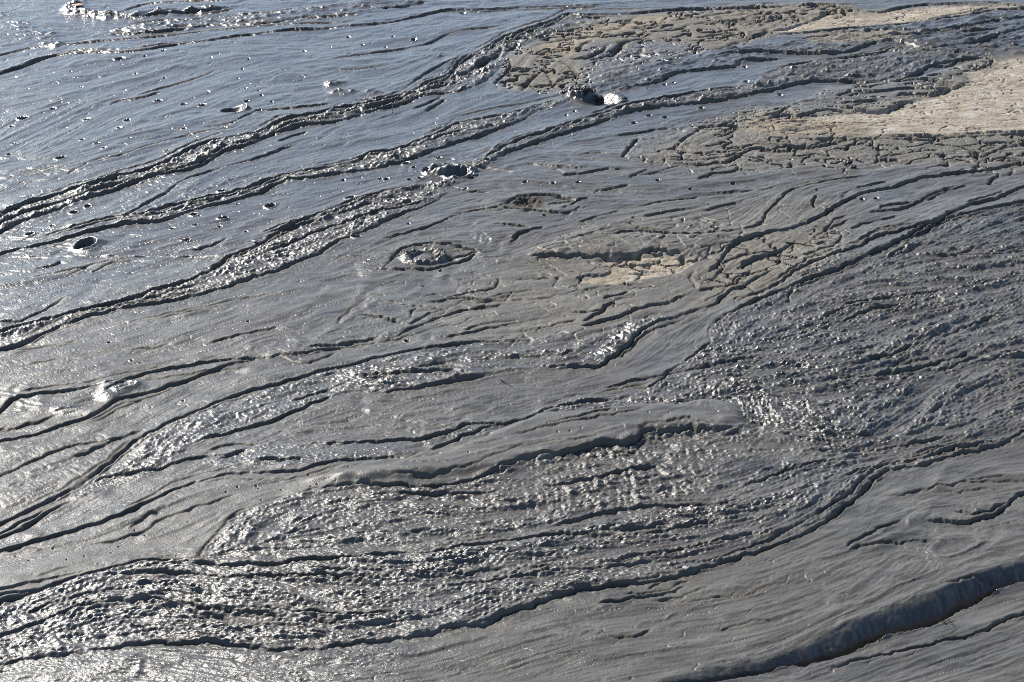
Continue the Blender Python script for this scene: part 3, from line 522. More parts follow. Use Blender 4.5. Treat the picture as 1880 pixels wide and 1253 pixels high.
def stroke(kind, th, p, wmul):
    if kind == 's' and (p[-1][1]-p[0][1]) > 0.10*(p[-1][0]-p[0][0]): kind = 'c'
    ext0 = p[0][0] <= 3; ext1 = p[-1][0] >= 1877
    c = catmull(p); n = len(c)
    wx, wy = px2w(c[:, 0], c[:, 1])
    pym = float(np.median(c[:, 1])); mp = float(mpp(pym)); s_ = float(sinp(pym))
    # reach in metres
    if kind == 's': reach = mp*th*(7.0*wmul)/max(s_, 0.25)*0.55 + 0.03; reach *= 1.6
    elif kind == 'c': reach = mp*th*1.6/s_
    else: reach = mp*th*5.0/s_*0.8
    Rp = int(reach/mp/1.6) + 3
    rp = reach*s_/mp + 3
    i0 = max(0, int(rowidx(c[:, 1].min()-rp))); i1 = min(NR, int(rowidx(c[:, 1].max()+rp))+2)
    j0 = max(0, int((c[:, 0].min()-PXs[0])/1.6)-Rp); j1 = min(NC, int((c[:, 0].max()-PXs[0])/1.6)+Rp+2)
    if i1 <= i0 or j1 <= j0: return
    D = np.full((i1-i0, j1-j0), 1e6, F4); SG = np.ones_like(D); TT = np.zeros_like(D)
    for k in range(n-1):
        a0 = max(i0, int(rowidx(min(c[k, 1], c[k+1, 1])-rp))); a1 = min(i1, int(rowidx(max(c[k, 1], c[k+1, 1])+rp))+2)
        b0 = max(j0, int((min(c[k, 0], c[k+1, 0])-PXs[0])/1.6)-Rp); b1 = min(j1, int((max(c[k, 0], c[k+1, 0])-PXs[0])/1.6)+Rp+2)
        if a1 <= a0 or b1 <= b0: continue
        xx = XW[a0:a1, b0:b1] - wx[k]; yy = YW[a0:a1, b0:b1] - wy[k]
        dx, dy = wx[k+1]-wx[k], wy[k+1]-wy[k]; l2 = dx*dx+dy*dy
        if l2 < 1e-10: continue
        t = np.clip((xx*dx+yy*dy)/l2, 0, 1)
        ex = xx-t*dx; ey = yy-t*dy; d = np.hypot(ex, ey)
        sub = (slice(a0-i0, a1-i0), slice(b0-j0, b1-j0))
        m = d < D[sub]
        cr = dx*yy - dy*xx
        D[sub] = np.where(m, d, D[sub]); SG[sub] = np.where(m, np.where(cr > 0, -1, 1), SG[sub]); TT[sub] = np.where(m, (k+t)/(n-1), TT[sub])
    s = D*SG
    e0 = 1.0 if ext0 else smooth(TT/0.14); e1 = 1.0 if ext1 else smooth((1-TT)/0.14)
    env = e0*e1*(D < 1e5)
    # natural unevenness along the line
    env = env*np.clip(0.85 + 0.75*W1[i0:i1, j0:j1] + 0.35*w1[i0:i1, j0:j1] + 0.2*w3[i0:i1, j0:j1], 0.22, 1.6)
    rowsp = (MPc[i0:i1]/sp[i0:i1]/JR[i0:i1])
    A = mp*(th+0.9)
    if kind == 's':
        A *= (0.92 if th < 4 else 0.8)*np.clip(mp/0.0026, 1, 1.2)
        ee = np.maximum(0.0025, 0.42*rowsp)
        w = A*3.2*wmul + 0.02
        hh = A*0.55*(-np.tanh(s/ee))*np.exp(-np.abs(s)/w)
        hh -= A*1.35*np.exp(-((s-0.7*ee)/(1.1*ee+0.0025))**2)
        dry_ = 0.8*np.exp(-((s-0.5*ee)/(2.2*ee+0.008))**2)
    elif kind == 'c':
        w = np.maximum(0.28*A/s_, 0.75*rowsp)
        hh = -1.9*A*np.exp(-(s/w)**2); dry_ = np.exp(-(s/(1.8*w))**2)
    elif kind == 'r':
        w = 1.1*A/s_*0.7; hh = 0.42*A*np.exp(-(s/w)**2)
    else:
        w = 1.3*A/s_*0.8; hh = -0.40*A*np.exp(-(s/w)**2)
    H[i0:i1, j0:j1] += hh*env
    if kind in 'sc': RG[i0:i1, j0:j1] = np.maximum(RG[i0:i1, j0:j1], dry_*np.clip(env, 0, 1))
for kind, th, p, w, fl in S: stroke(kind, th, p, w)
# thin folds running beside the main flow lines
for kind, th, p, w, fl in list(S):
    if not fl or kind == 'c': continue
    ln = abs(p[-1][0]-p[0][0]); ym = sum(q[1] for q in p)/len(p)
    if ln < 80 or len(p) < 3: continue
    for _ in range(1 + int(ln/330) + (2 if 330 < ym < 720 else 0)):
        c_ = catmull(p, 24.0); n_ = len(c_)
        a_ = random.uniform(0, .75); b_ = min(1, a_ + random.uniform(.18, .5)); i_, j_ = int(a_*n_), int(b_*n_)
        if j_ - i_ < 4: continue
        d_ = random.choice((-1, 1))*random.uniform(5, 15)*(0.6 + ym/1100)
        k_ = np.linspace(-1, 1, j_-i_)
        q_ = [(float(x), float(y) + d_*(1-.55*t*t) + random.uniform(-.7, .7)) for (x, y), t in zip(c_[i_:j_], k_)]
        q_ = [v for v in q_ if 8 < v[0] < 1872]
        if len(q_) < 4: continue
        stroke(random.choice('ssgr'), random.uniform(.3, 1.2) + (.2 if ym > 600 else 0), q_, 1.0)
print('strokes', time.time()-T0)

# ------------------------------------------------------------------ compose the height
cm = 0.01
H += cm*(0.9*pn(X/0.9, Y/0.9, 16) + 0.45*smear(pn(X/0.30, Y/0.22, 17), 0.3)*2)
H += cm*FIELD['off']*1.0
dist_k = np.clip(MPc/0.0023, 0.8, 1.45)
H += cm*dist_k*(0.21*FIELD['Lm']*PM*(Lm-1.2) + 0.155*FIELD['Ls']*np.sqrt(PM)*(Ls-1.2) + 0.22*FIELD['F']*(0.4+0.6*PM)*(Fd-1.2) + 0.40*FIELD['St']*St)
St2 = norm(smear(pn(X/0.13, Y/0.10, 51), 0.9)) + 0.4*norm(smear(pn(X/0.055, Y/0.045, 52), 0.7))
H += cm*0.20*(0.3+FIELD['cre'])*St2
H += cm*FIELD['crk']*crack*1.5*np.clip(dist_k, 1, 1.7)
crease = 1.5*np.exp(-(Cr/0.04)**2)*smooth((lic2+0.4)/1.2)
Cr2 = norm(smear(pn(X/0.045, Y/(0.028*ky), 43), 0.3)); crease = crease + 0.8*np.exp(-(Cr2/0.06)**2)*smooth(0.6-lic2)
H -= cm*dist_k*0.38*(FIELD['cre']+0.1)*crease
GR = rng.standard_normal((NR, NC)).astype(F4); GR = 0.5*GR + 0.125*(np.roll(GR, 1, 1)+np.roll(GR, -1, 1)+np.roll(GR, 1, 0)+np.roll(GR, -1, 0))
H += MPc*GR*(0.05 + 0.15*np.clip(FIELD['Lm']+FIELD['Ls']+FIELD['F'], 0, 1))

# stream channel at the lower right
c1 = catmull(P('1208,1252 1272,1237 1348,1219 1400,1209 1451,1191 1515,1165 1579,1137 1630,1117 1706,1089 1770,1061 1834,1038 1880,1029'))
c2_ = catmull(P('1230,1258 1290,1252 1348,1240 1400,1231 1438,1218 1477,1216 1502,1206 1540,1198 1579,1183 1625,1165 1681,1152 1727,1137 1757,1119 1808,1099 1847,1078 1880,1071'))
u1 = np.interp(PXs, c1[:, 0], c1[:, 1]).astype(F4)[None, :]; u2 = np.interp(PXs, c2_[:, 0], c2_[:, 1]).astype(F4)[None, :]
u1 = np.where(PXs[None, :] < 1208, 1400, u1); u2 = np.where(PXs[None, :] < 1208, 1410, u2)
deep = np.interp(PXs, [1200, 1400, 1550, 1750, 2000], [0.2, 1.6, 3.2, 5.4, 5.6]).astype(F4)[None, :]
yj = PYg + 2.2*w2 + 3.0*W2 + 1.6*w3
tt = (yj - u1)/np.maximum(4, u2-u1)
prof = np.where(tt < 0, 0, np.where(tt < 1, 0.36*smooth(tt/0.65) + 0.64*np.clip((tt-0.52)/0.48, 0, 1)**0.8, 1))
bank = smooth(1-(yj-u2)/4.5)
prof = np.where(yj > u2, bank, prof)
H -= cm*deep*prof*2.5
inchan = ((tt > 0) & (yj < u2+4))

def local(cx_, cy_, hw, hh):
    wx, wy = px2w(cx_, cy_); mp = mpp(cy_); a = hw*mp; b = hh*mp/sinp(cy_)
    i0 = max(0, int(rowidx(cy_-3.2*hh-4))); i1 = min(NR, int(rowidx(cy_+3.2*hh+4))+1)
    j0 = max(0, int((cx_-PXs[0]-3.2*hw)/1.6)); j1 = min(NC, int((cx_-PXs[0]+3.2*hw)/1.6)+1)
    u = (X[i0:i1, j0:j1]-wx)/a; v = (Y[i0:i1, j0:j1]-wy)/b
    return (slice(i0, i1), slice(j0, j1)), u, v
LAB = np.zeros((NR, NC), np.int16)               # which object a cell belongs to
def bowl(cx_, cy_, hw, hh, dep, rim, sharp=1.0, jit=0.12, par=False):
    r_, u, v = local(cx_, cy_, hw, hh)
    v = v - 0.22*u
    q = np.hypot(u, v)*(1 + jit*w1[r_] + jit*W1[r_]) 
    if par: H[r_] += cm*(-dep*np.clip(1-q*q, 0, 1)**1.15 + rim*np.exp(-((q-1.08)/0.2)**2))
    else: H[r_] += cm*(-dep*smooth((1-q)/0.55*sharp) + rim*np.exp(-((q-1.12)/0.22)**2))
    return r_, q, u, v

# ------------------------------------------------------------------ hand-shaped hollows
def put(r_, m, val): H[r_] += m*val
# a: dark rough plug in a lens
r_, q, u, v = bowl(990, 371, 76, 15, 1.2, 0.35, jit=.05); QA = (r_, q)
r2, qa, ua, va = bowl(966, 371, 32, 13, 5.5, 0.0); FIELD['wet'][r2] = np.where(qa < 1.2, 0, FIELD['wet'][r2]); RG[r2] = np.where(qa < 1.15, .8, RG[r2])
plug = smooth((1-qa)/0.4); H[r2] += cm*plug*(1.6 + 0.55*(Lm[r2]-1.2) + 0.35*(Ls[r2]-1.2))
QAp = (r2, qa)
# b: lens hollow with a smooth island
r_, q, u, v = bowl(800, 468, 84, 20, 1.2, 0.35, jit=.04); QB = (r_, q)
r2, qb, ub, vb = local(780, 471, 42, 13)[0], None, None, None
_, ub, vb = local(780, 471, 42, 13); qb = np.hypot(ub, vb-0.2*ub)*(1+.08*w1[r2])
H[r2] += cm*(smooth((1.2-qb)/0.35)*(0.2 + 0.40*(Lm[r2]-1.2)*smooth((qb-.5)/.3)*1.0 + 0.25*(Ls[r2]-1.2)*smooth((qb-.5)/.3)))
r3, u3, v3 = local(778, 474, 20, 7); q3 = np.hypot(u3, v3-0.2*u3); H[r3] += cm*(1.4*smooth((1.1-q3)/0.5) - 0.35*np.exp(-((q3-.55)/.12)**2)); QBp = (r3, q3)
bowl(808, 469, 8, 5, 2.0, 0.1)
# c: round hole with a raised rim
r_, q, u, v = bowl(156, 450, 19, 9, 5.0, 0.9, par=True); QC = (r_, q); H[r_] += cm*0.8*np.exp(-((q-1.3)/0.5)**2)*smooth((u+v+1.5)/1.5)
# d: oval pit
r_, q, u, v = bowl(432, 203, 24, 5, 3.0, 0.3, par=True); QD = (r_, q); H[r_] += cm*smooth((1.15-q)/.3)*(4.6*u+2.4*v-1.2)
# e: wide pool with crumbled rim
r_, q, u, v = bowl(1108, 184, 40, 10, 2.0, 0.3, jit=.05, par=True); QE = (r_, q); H[r_] += cm*smooth((1.35-q)/.75)*np.maximum(6.2*u+4.0*v-1.4, -0.8)
r2, u2_, v2_ = local(1068, 174, 30, 8); q2 = np.hypot(u2_, v2_)*(1+.2*w1[r2]); H[r2] += cm*smooth((1.1-q2)/.4)*(0.9*(Lm[r2]-1.2)+0.6*(Ls[r2]-1.2)-0.6)
# f: torn hollow
r_, q, u, v = bowl(840, 320, 26, 7, 5.5, 1.0, par=True); QF = (r_, q)
r2, u2_, v2_ = local(820, 315, 48, 10); q2 = np.hypot(u2_, v2_)*(1+.2*w1[r2]); H[r2] += cm*smooth((1.1-q2)/.5)*0.8*(Lm[r2]-1.3)
r_, q, u, v = bowl(496, 379.5, 9, 4, 3.0, 0.6, par=True); QG = (r_, q)
WET = FIELD['wet']
for rr, qq in (QC, QD, QE, QF, QG): WET[rr] = np.where(qq < 1.1, 1.2, WET[rr])
PITQ = []
for x_, y_, a_, b_ in PITS:
    r_, q, u, v = bowl(x_, y_, a_*0.65, b_*0.85, 1.0+0.17*a_, 0.28+0.02*a_, jit=.25, par=True)
    WET[r_] = np.where(q < 1.2, 1.0, WET[r_]); PITQ.append((r_, q))
for x_, y_ in FRK: bowl(x_, y_, 1.9, 1.6, 0.7, 0.05)
for _ in range(160):                     # tiny bubble holes, too small to count
    x_ = random.uniform(0, 1700); y_ = random.uniform(20, 470)
    if y_ > 500-0.2*x_: continue
    bowl(x_, y_, random.uniform(1.2, 2.4), random.uniform(.8, 1.3), 0.8, 0.1)
WET[inchan] = np.maximum(WET[inchan], 1.0)
low = (tt > 0.56) & (yj < u2+4)
RG[low] = 1.0; WET[low] = 0.9
# relief dies out towards the rim of the surveyed sheet, where the plain ground takes over
fe = smooth(np.minimum(PXs-PXs[0], PXs[-1]-PXs)/130.0).astype(F4)[None, :]*smooth((PYs[-1]-PYs)/70.0).astype(F4)[:, None]*smooth((PYs-PYs[0])/45.0).astype(F4)[:, None]
H = H*fe
print('height', time.time()-T0)

# ------------------------------------------------------------------ normals, labels
def hgt(px, py):
    a = np.array([[rowidx(py)]], F4); b = np.array([[(px-PXs[0])/1.6]], F4)
    return float(sample(H, a, b)[0, 0])
V = np.stack([X, Y, H], -1).astype(F4)
du = np.empty_like(V); du[:, 1:-1] = V[:, 2:]-V[:, :-2]; du[:, 0] = V[:, 1]-V[:, 0]; du[:, -1] = V[:, -1]-V[:, -2]
dv = np.empty_like(V); dv[1:-1] = V[:-2]-V[2:]; dv[0] = V[0]-V[1]; dv[-1] = V[-2]-V[-1]
NRM = np.cross(du, dv); NRM /= np.linalg.norm(NRM, axis=-1, keepdims=True)

# ------------------------------------------------------------------ materials
def new_mat(name):
    m = bpy.data.materials.new(name); m.use_nodes = True
    return m, m.node_tree, m.node_tree.nodes['Principled BSDF']
def mud_material():
    m, t, b = new_mat("wet_mud")
    N = t.nodes.new; Lk = t.links.new
    at = N('ShaderNodeVertexColor'); at.layer_name = 'cover'
    sep = N('ShaderNodeSeparateColor'); Lk(at.outputs['Color'], sep.inputs[0])
    geo = N('ShaderNodeNewGeometry')
    def noise(scale, det=4, rough=.6, vec=None, dist=0):
        n = N('ShaderNodeTexNoise'); n.inputs['Scale'].default_value = scale; n.inputs['Detail'].default_value = det
        n.inputs['Roughness'].default_value = rough; n.inputs['Distortion'].default_value = dist
        Lk(vec or geo.outputs['Position'], n.inputs['Vector']); return n.outputs['Fac']
    def mapr(x, a, b_, c, d):
        n = N('ShaderNodeMapRange'); Lk(x, n.inputs[0])
        for k, v in enumerate((a, b_, c, d)): n.inputs[k+1].default_value = v
        return n.outputs[0]
    def mix(f, a, c, mode='MIX'):
        n = N('ShaderNodeMix'); n.data_type = 'RGBA'; n.blend_type = mode
        if hasattr(f, 'type'): Lk(f, n.inputs[0])
        else: n.inputs[0].default_value = f
        for s_, v in ((6, a), (7, c)):
            if isinstance(v, tuple): n.inputs[s_].default_value = (*v, 1)
            else: Lk(v, n.inputs[s_])
        return n.outputs[2]
    def math_(op, a, c):
        n = N('ShaderNodeMath'); n.operation = op
        for s_, v in ((0, a), (1, c)):
            if isinstance(v, (int, float)): n.inputs[s_].default_value = v
            else: Lk(v, n.inputs[s_])
        return n.outputs[0]
    mp_ = N('ShaderNodeMapping'); mp_.inputs['Scale'].default_value = (0.35, 1.0, 1.0); mp_.inputs['Rotation'].default_value = (0, 0, R(-25)); Lk(geo.outputs['Position'], mp_.inputs[0])
    mp2 = N('ShaderNodeMapping'); mp2.inputs['Scale'].default_value = (1.0, 0.8, 1.0); Lk(geo.outputs['Position'], mp2.inputs[0])
    streak = noise(9, 5, .65, mp_.outputs[0], .6)
    big = noise(1.3, 3, .5)
    mud = mix(mapr(streak, .35, .65, 0, 1), (0.064, 0.060, 0.052), (0.142, 0.132, 0.112))
    mud = mix(mapr(big, .4, .62, 0, .55), mud, (0.105, 0.091, 0.072))
    brown = mix(mapr(noise(22, 5, .7), .35, .65, 0, 1), (0.130, 0.115, 0.090), (0.23, 0.205, 0.165))
    sand = mix(mapr(noise(30, 6, .75, mp_.outputs[0]), .38, .62, 0, 1), (0.21, 0.18, 0.135), (0.41, 0.365, 0.30))
    sandd = mix(mapr(noise(110, 4, .8), .30, .44, 1, 0), sand, (0.12, 0.09, 0.06))
    sandd = mix(mapr(noise(14, 6, .75, mp2.outputs[0], .5), .56, .66, 0, .8), sandd, (0.16, 0.115, 0.07))
    sandd = mix(mapr(noise(5, 4, .7, mp2.outputs[0]), .5, .62, 0, .5), sandd, (0.50, 0.46, 0.40))
    darkb = mix(mapr(noise(35, 5, .8), .42, .58, 0, 1), (0.06, 0.045, 0.03), (0.42, 0.34, 0.24))
    sand2 = mix(math_('MULTIPLY', sep.outputs[2], 0.6), sandd, darkb)
    col = mix(sep.outputs[2], mud, brown)
    col = mix(mapr(sep.outputs[1], .2, 1, 0, .55), col, mix(1.0, col, (.45, .45, .46), 'MULTIPLY'))
    col = mix(sep.outputs[0], col, sand2)
    Lk(col, b.inputs['Base Color'])
    fine = noise(420, 3, .7)
    rw = mapr(sep.outputs[1], 0, 1, .38, .25)
    r_ = math_('ADD', rw, mapr(fine, .3, .7, -.07, .07))
    r_ = math_('ADD', r_, math_('MULTIPLY', sep.outputs[0], .5))
    r_ = math_('ADD', r_, math_('MULTIPLY', sep.outputs[2], .40))
    Lk(r_, b.inputs['Roughness'])
    b.inputs['IOR'].default_value = 1.42
    r_ = math_('ADD', r_, mapr(at.outputs['Alpha'], 0, 1, .42, 0)); Lk(r_, b.inputs['Roughness'])
    spec = math_('MULTIPLY', mapr(sep.outputs[1], 0, .6, .25, .78), mapr(sep.outputs[0], 0, 1, 1, .2)); spec = math_('MULTIPLY', spec, mapr(at.outputs['Alpha'], 0, 1, .10, 1)); Lk(spec, b.inputs['Specular IOR Level'])
    # grain
    bm1 = N('ShaderNodeBump'); bm1.inputs['Distance'].default_value = 0.005; bm1.inputs['Strength'].default_value = .35
    Lk(noise(150, 5, .72), bm1.inputs['Height'])
    bm2 = N('ShaderNodeBump'); bm2.inputs['Distance'].default_value = 0.0012; bm2.inputs['Strength'].default_value = .3
    Lk(noise(520, 2, .6), bm2.inputs['Height']); Lk(bm1.outputs[0], bm2.inputs['Normal'])
    Lk(bm2.outputs[0], b.inputs['Normal'])
    return m
MUD = mud_material()
COV = np.zeros((NR, NC, 4), F4); COV[..., 0] = np.clip(FIELD['dry'], 0, 1); COV[..., 1] = np.clip(FIELD['wet'], 0, 1); COV[..., 2] = np.clip(np.maximum(FIELD['brn'], 0.7*FIELD['crk']), 0, 1); COV[..., 3] = 1 - np.clip(np.maximum(RG, 0.8*np.clip(FIELD['crk'], 0, 1)*(crack < -0.5)), 0, 1)*(1-0.5*np.clip(FIELD['wet'], 0, 1)*(~low))

def tag(o, label=None, cat=None, group=None, kind=None):
    for k, v in (('label', label), ('category', cat), ('group', group), ('kind', kind)):
        if v: o[k] = v
    return o
def mesh_from(name, vs, quads, nrm=None, cov=None, mat=MUD, parent=None):
    me = bpy.data.meshes.new(name)
    me.vertices.add(len(vs)); me.vertices.foreach_set('co', np.ascontiguousarray(vs, F4).ravel())
    me.loops.add(quads.size); me.loops.foreach_set('vertex_index', np.ascontiguousarray(quads, np.int32).ravel())
    n = len(quads); me.polygons.add(n)
    me.polygons.foreach_set('loop_start', np.arange(n, dtype=np.int32)*4)
    me.update(calc_edges=True)
    if cov is not None:
        ca = me.color_attributes.new('cover', 'FLOAT_COLOR', 'POINT'); ca.data.foreach_set('color', np.ascontiguousarray(cov, F4).ravel())
    me.materials.append(mat)
    if nrm is not None: me.normals_split_custom_set_from_vertices(np.ascontiguousarray(nrm, F4))
    o = bpy.data.objects.new(name, me); sc.collection.objects.link(o)
    if parent is not None: o.parent = parent
    return o
idx = np.arange(NR*NC, dtype=np.int32).reshape(NR, NC)
QUAD = np.stack([idx[:-1, :-1], idx[1:, :-1], idx[1:, 1:], idx[:-1, 1:]], -1)   # rows run towards the camera
Vf = V.reshape(-1, 3); Nf = NRM.reshape(-1, 3); Cf = COV.reshape(-1, 4)
CELL = np.zeros((NR-1, NC-1), np.int16)
defs = []                                        # (id, name, tagdict, parent-def)
def cells_poly(txt, d):
    _, hard = polymask(P(txt), 1)
    m = sample(hard.astype(F4), zi, zj)[:-1, :-1] > 0.5
    CELL[m] = len(defs)+1; defs.append(d)
def cells_q(rq, lim, d):
    (a, b), q = rq
    a = slice(a.start, min(a.stop, NR-1)); b = slice(b.start, min(b.stop, NC-1))
    m = q[:a.stop-a.start, :b.stop-b.start] < lim
    sub = CELL[a, b]; sub[m] = len(defs)+1; defs.append(d)
FLG = 'wrinkled mud flows crossing the sheet'
def flow(label, **k): return ('mud_flow', dict(label=label, cat='mud flow', group=FLG), None)
cells_poly(SA, ('dry_ground', dict(kind='structure'), None))
cells_poly(SB, ('dry_ground', dict(kind='structure'), None))
cells_poly(SC, ('dry_ground', dict(kind='structure'), None))
cells_poly(CK, ('cracked_ground', dict(kind='structure'), None))
cells_poly(B1, flow('longest rough dark mud flow from the left edge up to the cracked patch'))
cells_poly(B2, flow('narrow crumbly mud flow from the white pool down left to the round black hole'))
cells_poly(B3, flow('broad glittering mud flow widening left and down from the torn hollow'))
cells_poly(B3u, flow('lumpy mud flow passing just below the white pool towards the pale dry ground'))
cells_poly(B4, flow('dark rough mud flows beside the upper strip of pale dry ground'))
cells_poly(FIN, flow('small pointed wrinkled mud flow near the top left, right of the hook'))
cells_poly(HOOK, flow('thin sparkling hook-shaped mud flow at the top left edge'))
cells_poly(B5, flow('roped mud flow through the middle, pinched and folded at its right end'))
cells_poly(ZW7, flow('widest wrinkled dark mud flow filling the right side beyond the smooth tongue'))
cells_poly(ZW6, flow('mud flow of thick cross folds tucked under the smooth tongue'))
cells_poly(ZW8, flow('long coarse lumpy mud flow along the bottom, lit and glittering at its left end'))
cells_poly(TNG, ('mud_tongue', dict(label='smooth grey mud tongue with a rounded end lying over wrinkled mud', cat='mud tongue'), None))
cells_poly('1208,1253 1272,1237 1348,1219 1400,1209 1451,1191 1515,1165 1579,1137 1630,1117 1706,1089 1770,1061 1834,1038 1880,1029 1880,1074 1847,1081 1808,1102 1757,1122 1727,1140 1681,1155 1625,1168 1579,1186 1540,1201 1502,1209 1477,1219 1438,1219 1400,1233 1300,1256', ('mud_stream', dict(kind='structure'), None))
PG = 'small burst bubble pits dotted over the wet mud'
for k, (r_q) in enumerate(PITQ):
    x_, y_, a_, b_ = PITS[k]
    defs_lab = None
    cells_q(r_q, 1.25, ('bubble_pit', dict(label='small dark burst bubble pit in wet grey mud', cat='bubble pit', group=PG), None))
hollows = [(QA, QAp, 'lens-shaped hollow in grey mud filled by a dark rough plug', 1.2, 1.05), (QB, QBp, 'lens-shaped hollow in grey mud with crumbly rim and smooth round island', 1.15, 1.05),
           (QC, None, 'round black hole with a bright wet rim at the left', 1.35, .8), (QD, None, 'small oval pit with a bright wet wall in the far left mud', 1.3, .8),
           (QE, None, 'oval pool shining white beside crumbled dark mud', 1.25, .85), (QF, None, 'torn ragged hollow with a bright wet wall where two flows part', 1.3, .8),
           (QG, None, 'tiny shining bubble hole between the two left flows', 1.4, .9)]
for a_, b_, lab, l1, l2 in hollows:
    nm = 'mud_hollow'
    cells_q(a_, l1, ('rim', None, (nm, dict(label=lab, cat='mud hollow'), a_)))
    cells_q(b_ or a_, l2, ('mud_plug' if b_ else 'pool', None, 'same'))
par = None
for k in range(0, len(defs)+1):
    m = CELL == k
    if not m.any(): continue
    q = QUAD[m]
    if k == 0:
        o = mesh_from('ground', Vf, q, Nf, Cf); o['kind'] = 'structure'; continue
    name, tg, pd = defs[k-1]
    uq, inv = np.unique(q, return_inverse=True); inv = inv.reshape(q.shape)
    vs = Vf[uq].copy()
    if name in ('bubble_pit',) or pd is not None:
        if pd == 'same' and par is not None: loc = np.array(par.location)
        else: loc = np.array([vs[:, 0].mean(), vs[:, 1].mean(), vs[:, 2].min()])
        vs -= loc.astype(F4)
    else: loc = None
    if pd is not None and pd != 'same':
        par = bpy.data.objects.new(pd[0], None); sc.collection.objects.link(par); par.location = loc; tag(par, **pd[1])
    o = mesh_from(name, vs, inv, Nf[uq], Cf[uq], parent=par if pd is not None else None)
    if pd is None and loc is not None: o.location = loc
    if tg: tag(o, **tg)
print('meshes', time.time()-T0)

# ground beyond the survey: rings out to the horizon, joined to the border of the sheet
bd = np.concatenate([idx[0, :-1:6], idx[:-1:6, -1], idx[-1, :0:-6], idx[:0:-6, 0]])
full = np.concatenate([idx[0, :-1], idx[:-1, -1], idx[-1, :0:-1], idx[:0:-1, 0]])
B = Vf[full].astype(float); ctr = np.array([0, 7.5, 0])
rings = [B]
for s_ in (1.03, 1.1, 1.25, 1.6, 2.5, 6, 20, 60):
    q = ctr + (B-ctr)*s_; q[:, 2] = B[:, 2]/s_**3 + 0.02*np.sin(q[:, 0]*3/s_)*np.cos(q[:, 1]*2.3/s_)*min(1, s_-1); rings.append(q)
n = len(B); vs = np.concatenate(rings); a = np.arange(n); b = (a+1) % n
qd = np.concatenate([np.stack([a+r*n, b+r*n, b+(r+1)*n, a+(r+1)*n], -1) for r in range(len(rings)-1)])
cv = np.tile(np.array([0, .4, 0.1, 1], F4), (len(vs), 1)); cv[:n] = Cf[full]
e1 = vs[qd[0, 1]]-vs[qd[0, 0]]; e2 = vs[qd[0, 3]]-vs[qd[0, 0]]
if np.cross(e1, e2)[2] < 0: qd = qd[:, ::-1]
o = mesh_from('outer_ground', vs, qd, None, cv); o['kind'] = 'structure'

# ------------------------------------------------------------------ small loose things
def simple_mat(name, col, rough, col2=None, scale=60, bump=.4, dist=.003, spec=.5):
    m, t, b = new_mat(name)
    n = t.nodes.new('ShaderNodeTexNoise'); n.inputs['Scale'].default_value = scale; n.inputs['Detail'].default_value = 5
    g = t.nodes.new('ShaderNodeNewGeometry'); t.links.new(g.outputs['Position'], n.inputs['Vector'])
    r = t.nodes.new('ShaderNodeValToRGB'); r.color_ramp.elements[0].position = .35; r.color_ramp.elements[1].position = .65
    r.color_ramp.elements[0].color = (*col, 1); r.color_ramp.elements[1].color = (*(col2 or col), 1)
    t.links.new(n.outputs['Fac'], r.inputs[0]); t.links.new(r.outputs[0], b.inputs['Base Color'])
    b.inputs['Roughness'].default_value = rough; b.inputs['Specular IOR Level'].default_value = spec
    bm = t.nodes.new('ShaderNodeBump'); bm.inputs['Strength'].default_value = bump; bm.inputs['Distance'].default_value = dist
    t.links.new(n.outputs['Fac'], bm.inputs['Height']); t.links.new(bm.outputs[0], b.inputs['Normal'])
    return m
BARK = simple_mat('bark', (.02, .015, .012), .7, (.05, .038, .028), 180)
CLOD = simple_mat('dark_clod', (.018, .016, .014), .5, (.05, .045, .04), 90, .8)
GREY = simple_mat('wet_clod', (.07, .07, .07), .32, (.11, .105, .1), 90, .6)
LEAF = simple_mat('dry_leaf', (.35, .16, .05), .6, (.45, .25, .1), 60)
import bmesh
def world_pt(px, py, dz=0.0):
    x, y = px2w(px, py); return Vector((float(x), float(y), hgt(px, py)+dz))
def tube(bm, path, rad, seg=7):
    rings = []
    for k, p in enumerate(path):
        d = (path[min(k+1, len(path)-1)] - path[max(k-1, 0)]).normalized()
        s_ = d.cross(Vector((0, 0, 1))).normalized(); u = s_.cross(d)
        r = rad*(1-.55*k/(len(path)-1))*(1+.15*math.sin(k*2.3))
        rings.append([bm.verts.new(p + (s_*math.cos(t) + u*math.sin(t))*r) for t in [2*math.pi*i/seg for i in range(seg)]])
    for a, b in zip(rings, rings[1:]):
        for i in range(seg): bm.faces.new((a[i], a[(i+1) % seg], b[(i+1) % seg], b[i]))
    bm.faces.new(rings[0][::-1]); bm.faces.new(rings[-1])
def bm_obj(name, bm, mat, origin=None, parent=None):
    if origin is not None: bmesh.ops.translate(bm, verts=bm.verts, vec=-origin)
    bmesh.ops.recalc_face_normals(bm, faces=bm.faces)
    me = bpy.data.meshes.new(name); bm.to_mesh(me); bm.free(); me.materials.append(mat)
    o = bpy.data.objects.new(name, me); sc.collection.objects.link(o)
    if origin is not None: o.location = origin
    if parent: o.parent = parent
    return o
def twig(pts_, rad, label, forks=()):
    w = [world_pt(x, y, rad*0.9 + z) for x, y, z in pts_]
    path = []
    for a, b in zip(w, w[1:]):
        for t in (0, .33, .66): path.append(a.lerp(b, t) + Vector((random.uniform(-1, 1), random.uniform(-1, 1), random.uniform(-.5, .5)))*rad*.5)
    path.append(w[-1]); bm = bmesh.new(); tube(bm, path, rad)
    for f in forks: tube(bm, [world_pt(x, y, rad*0.9+z) for x, y, z in f], rad*.6)
    tag(bm_obj('twig', bm, BARK, w[0].copy()), label, 'twig')
twig([(919,699,.002),(930,705,.004),(941,712,.0)], .0026, 'short thin dark stick lying on smooth mud below the roped flow')
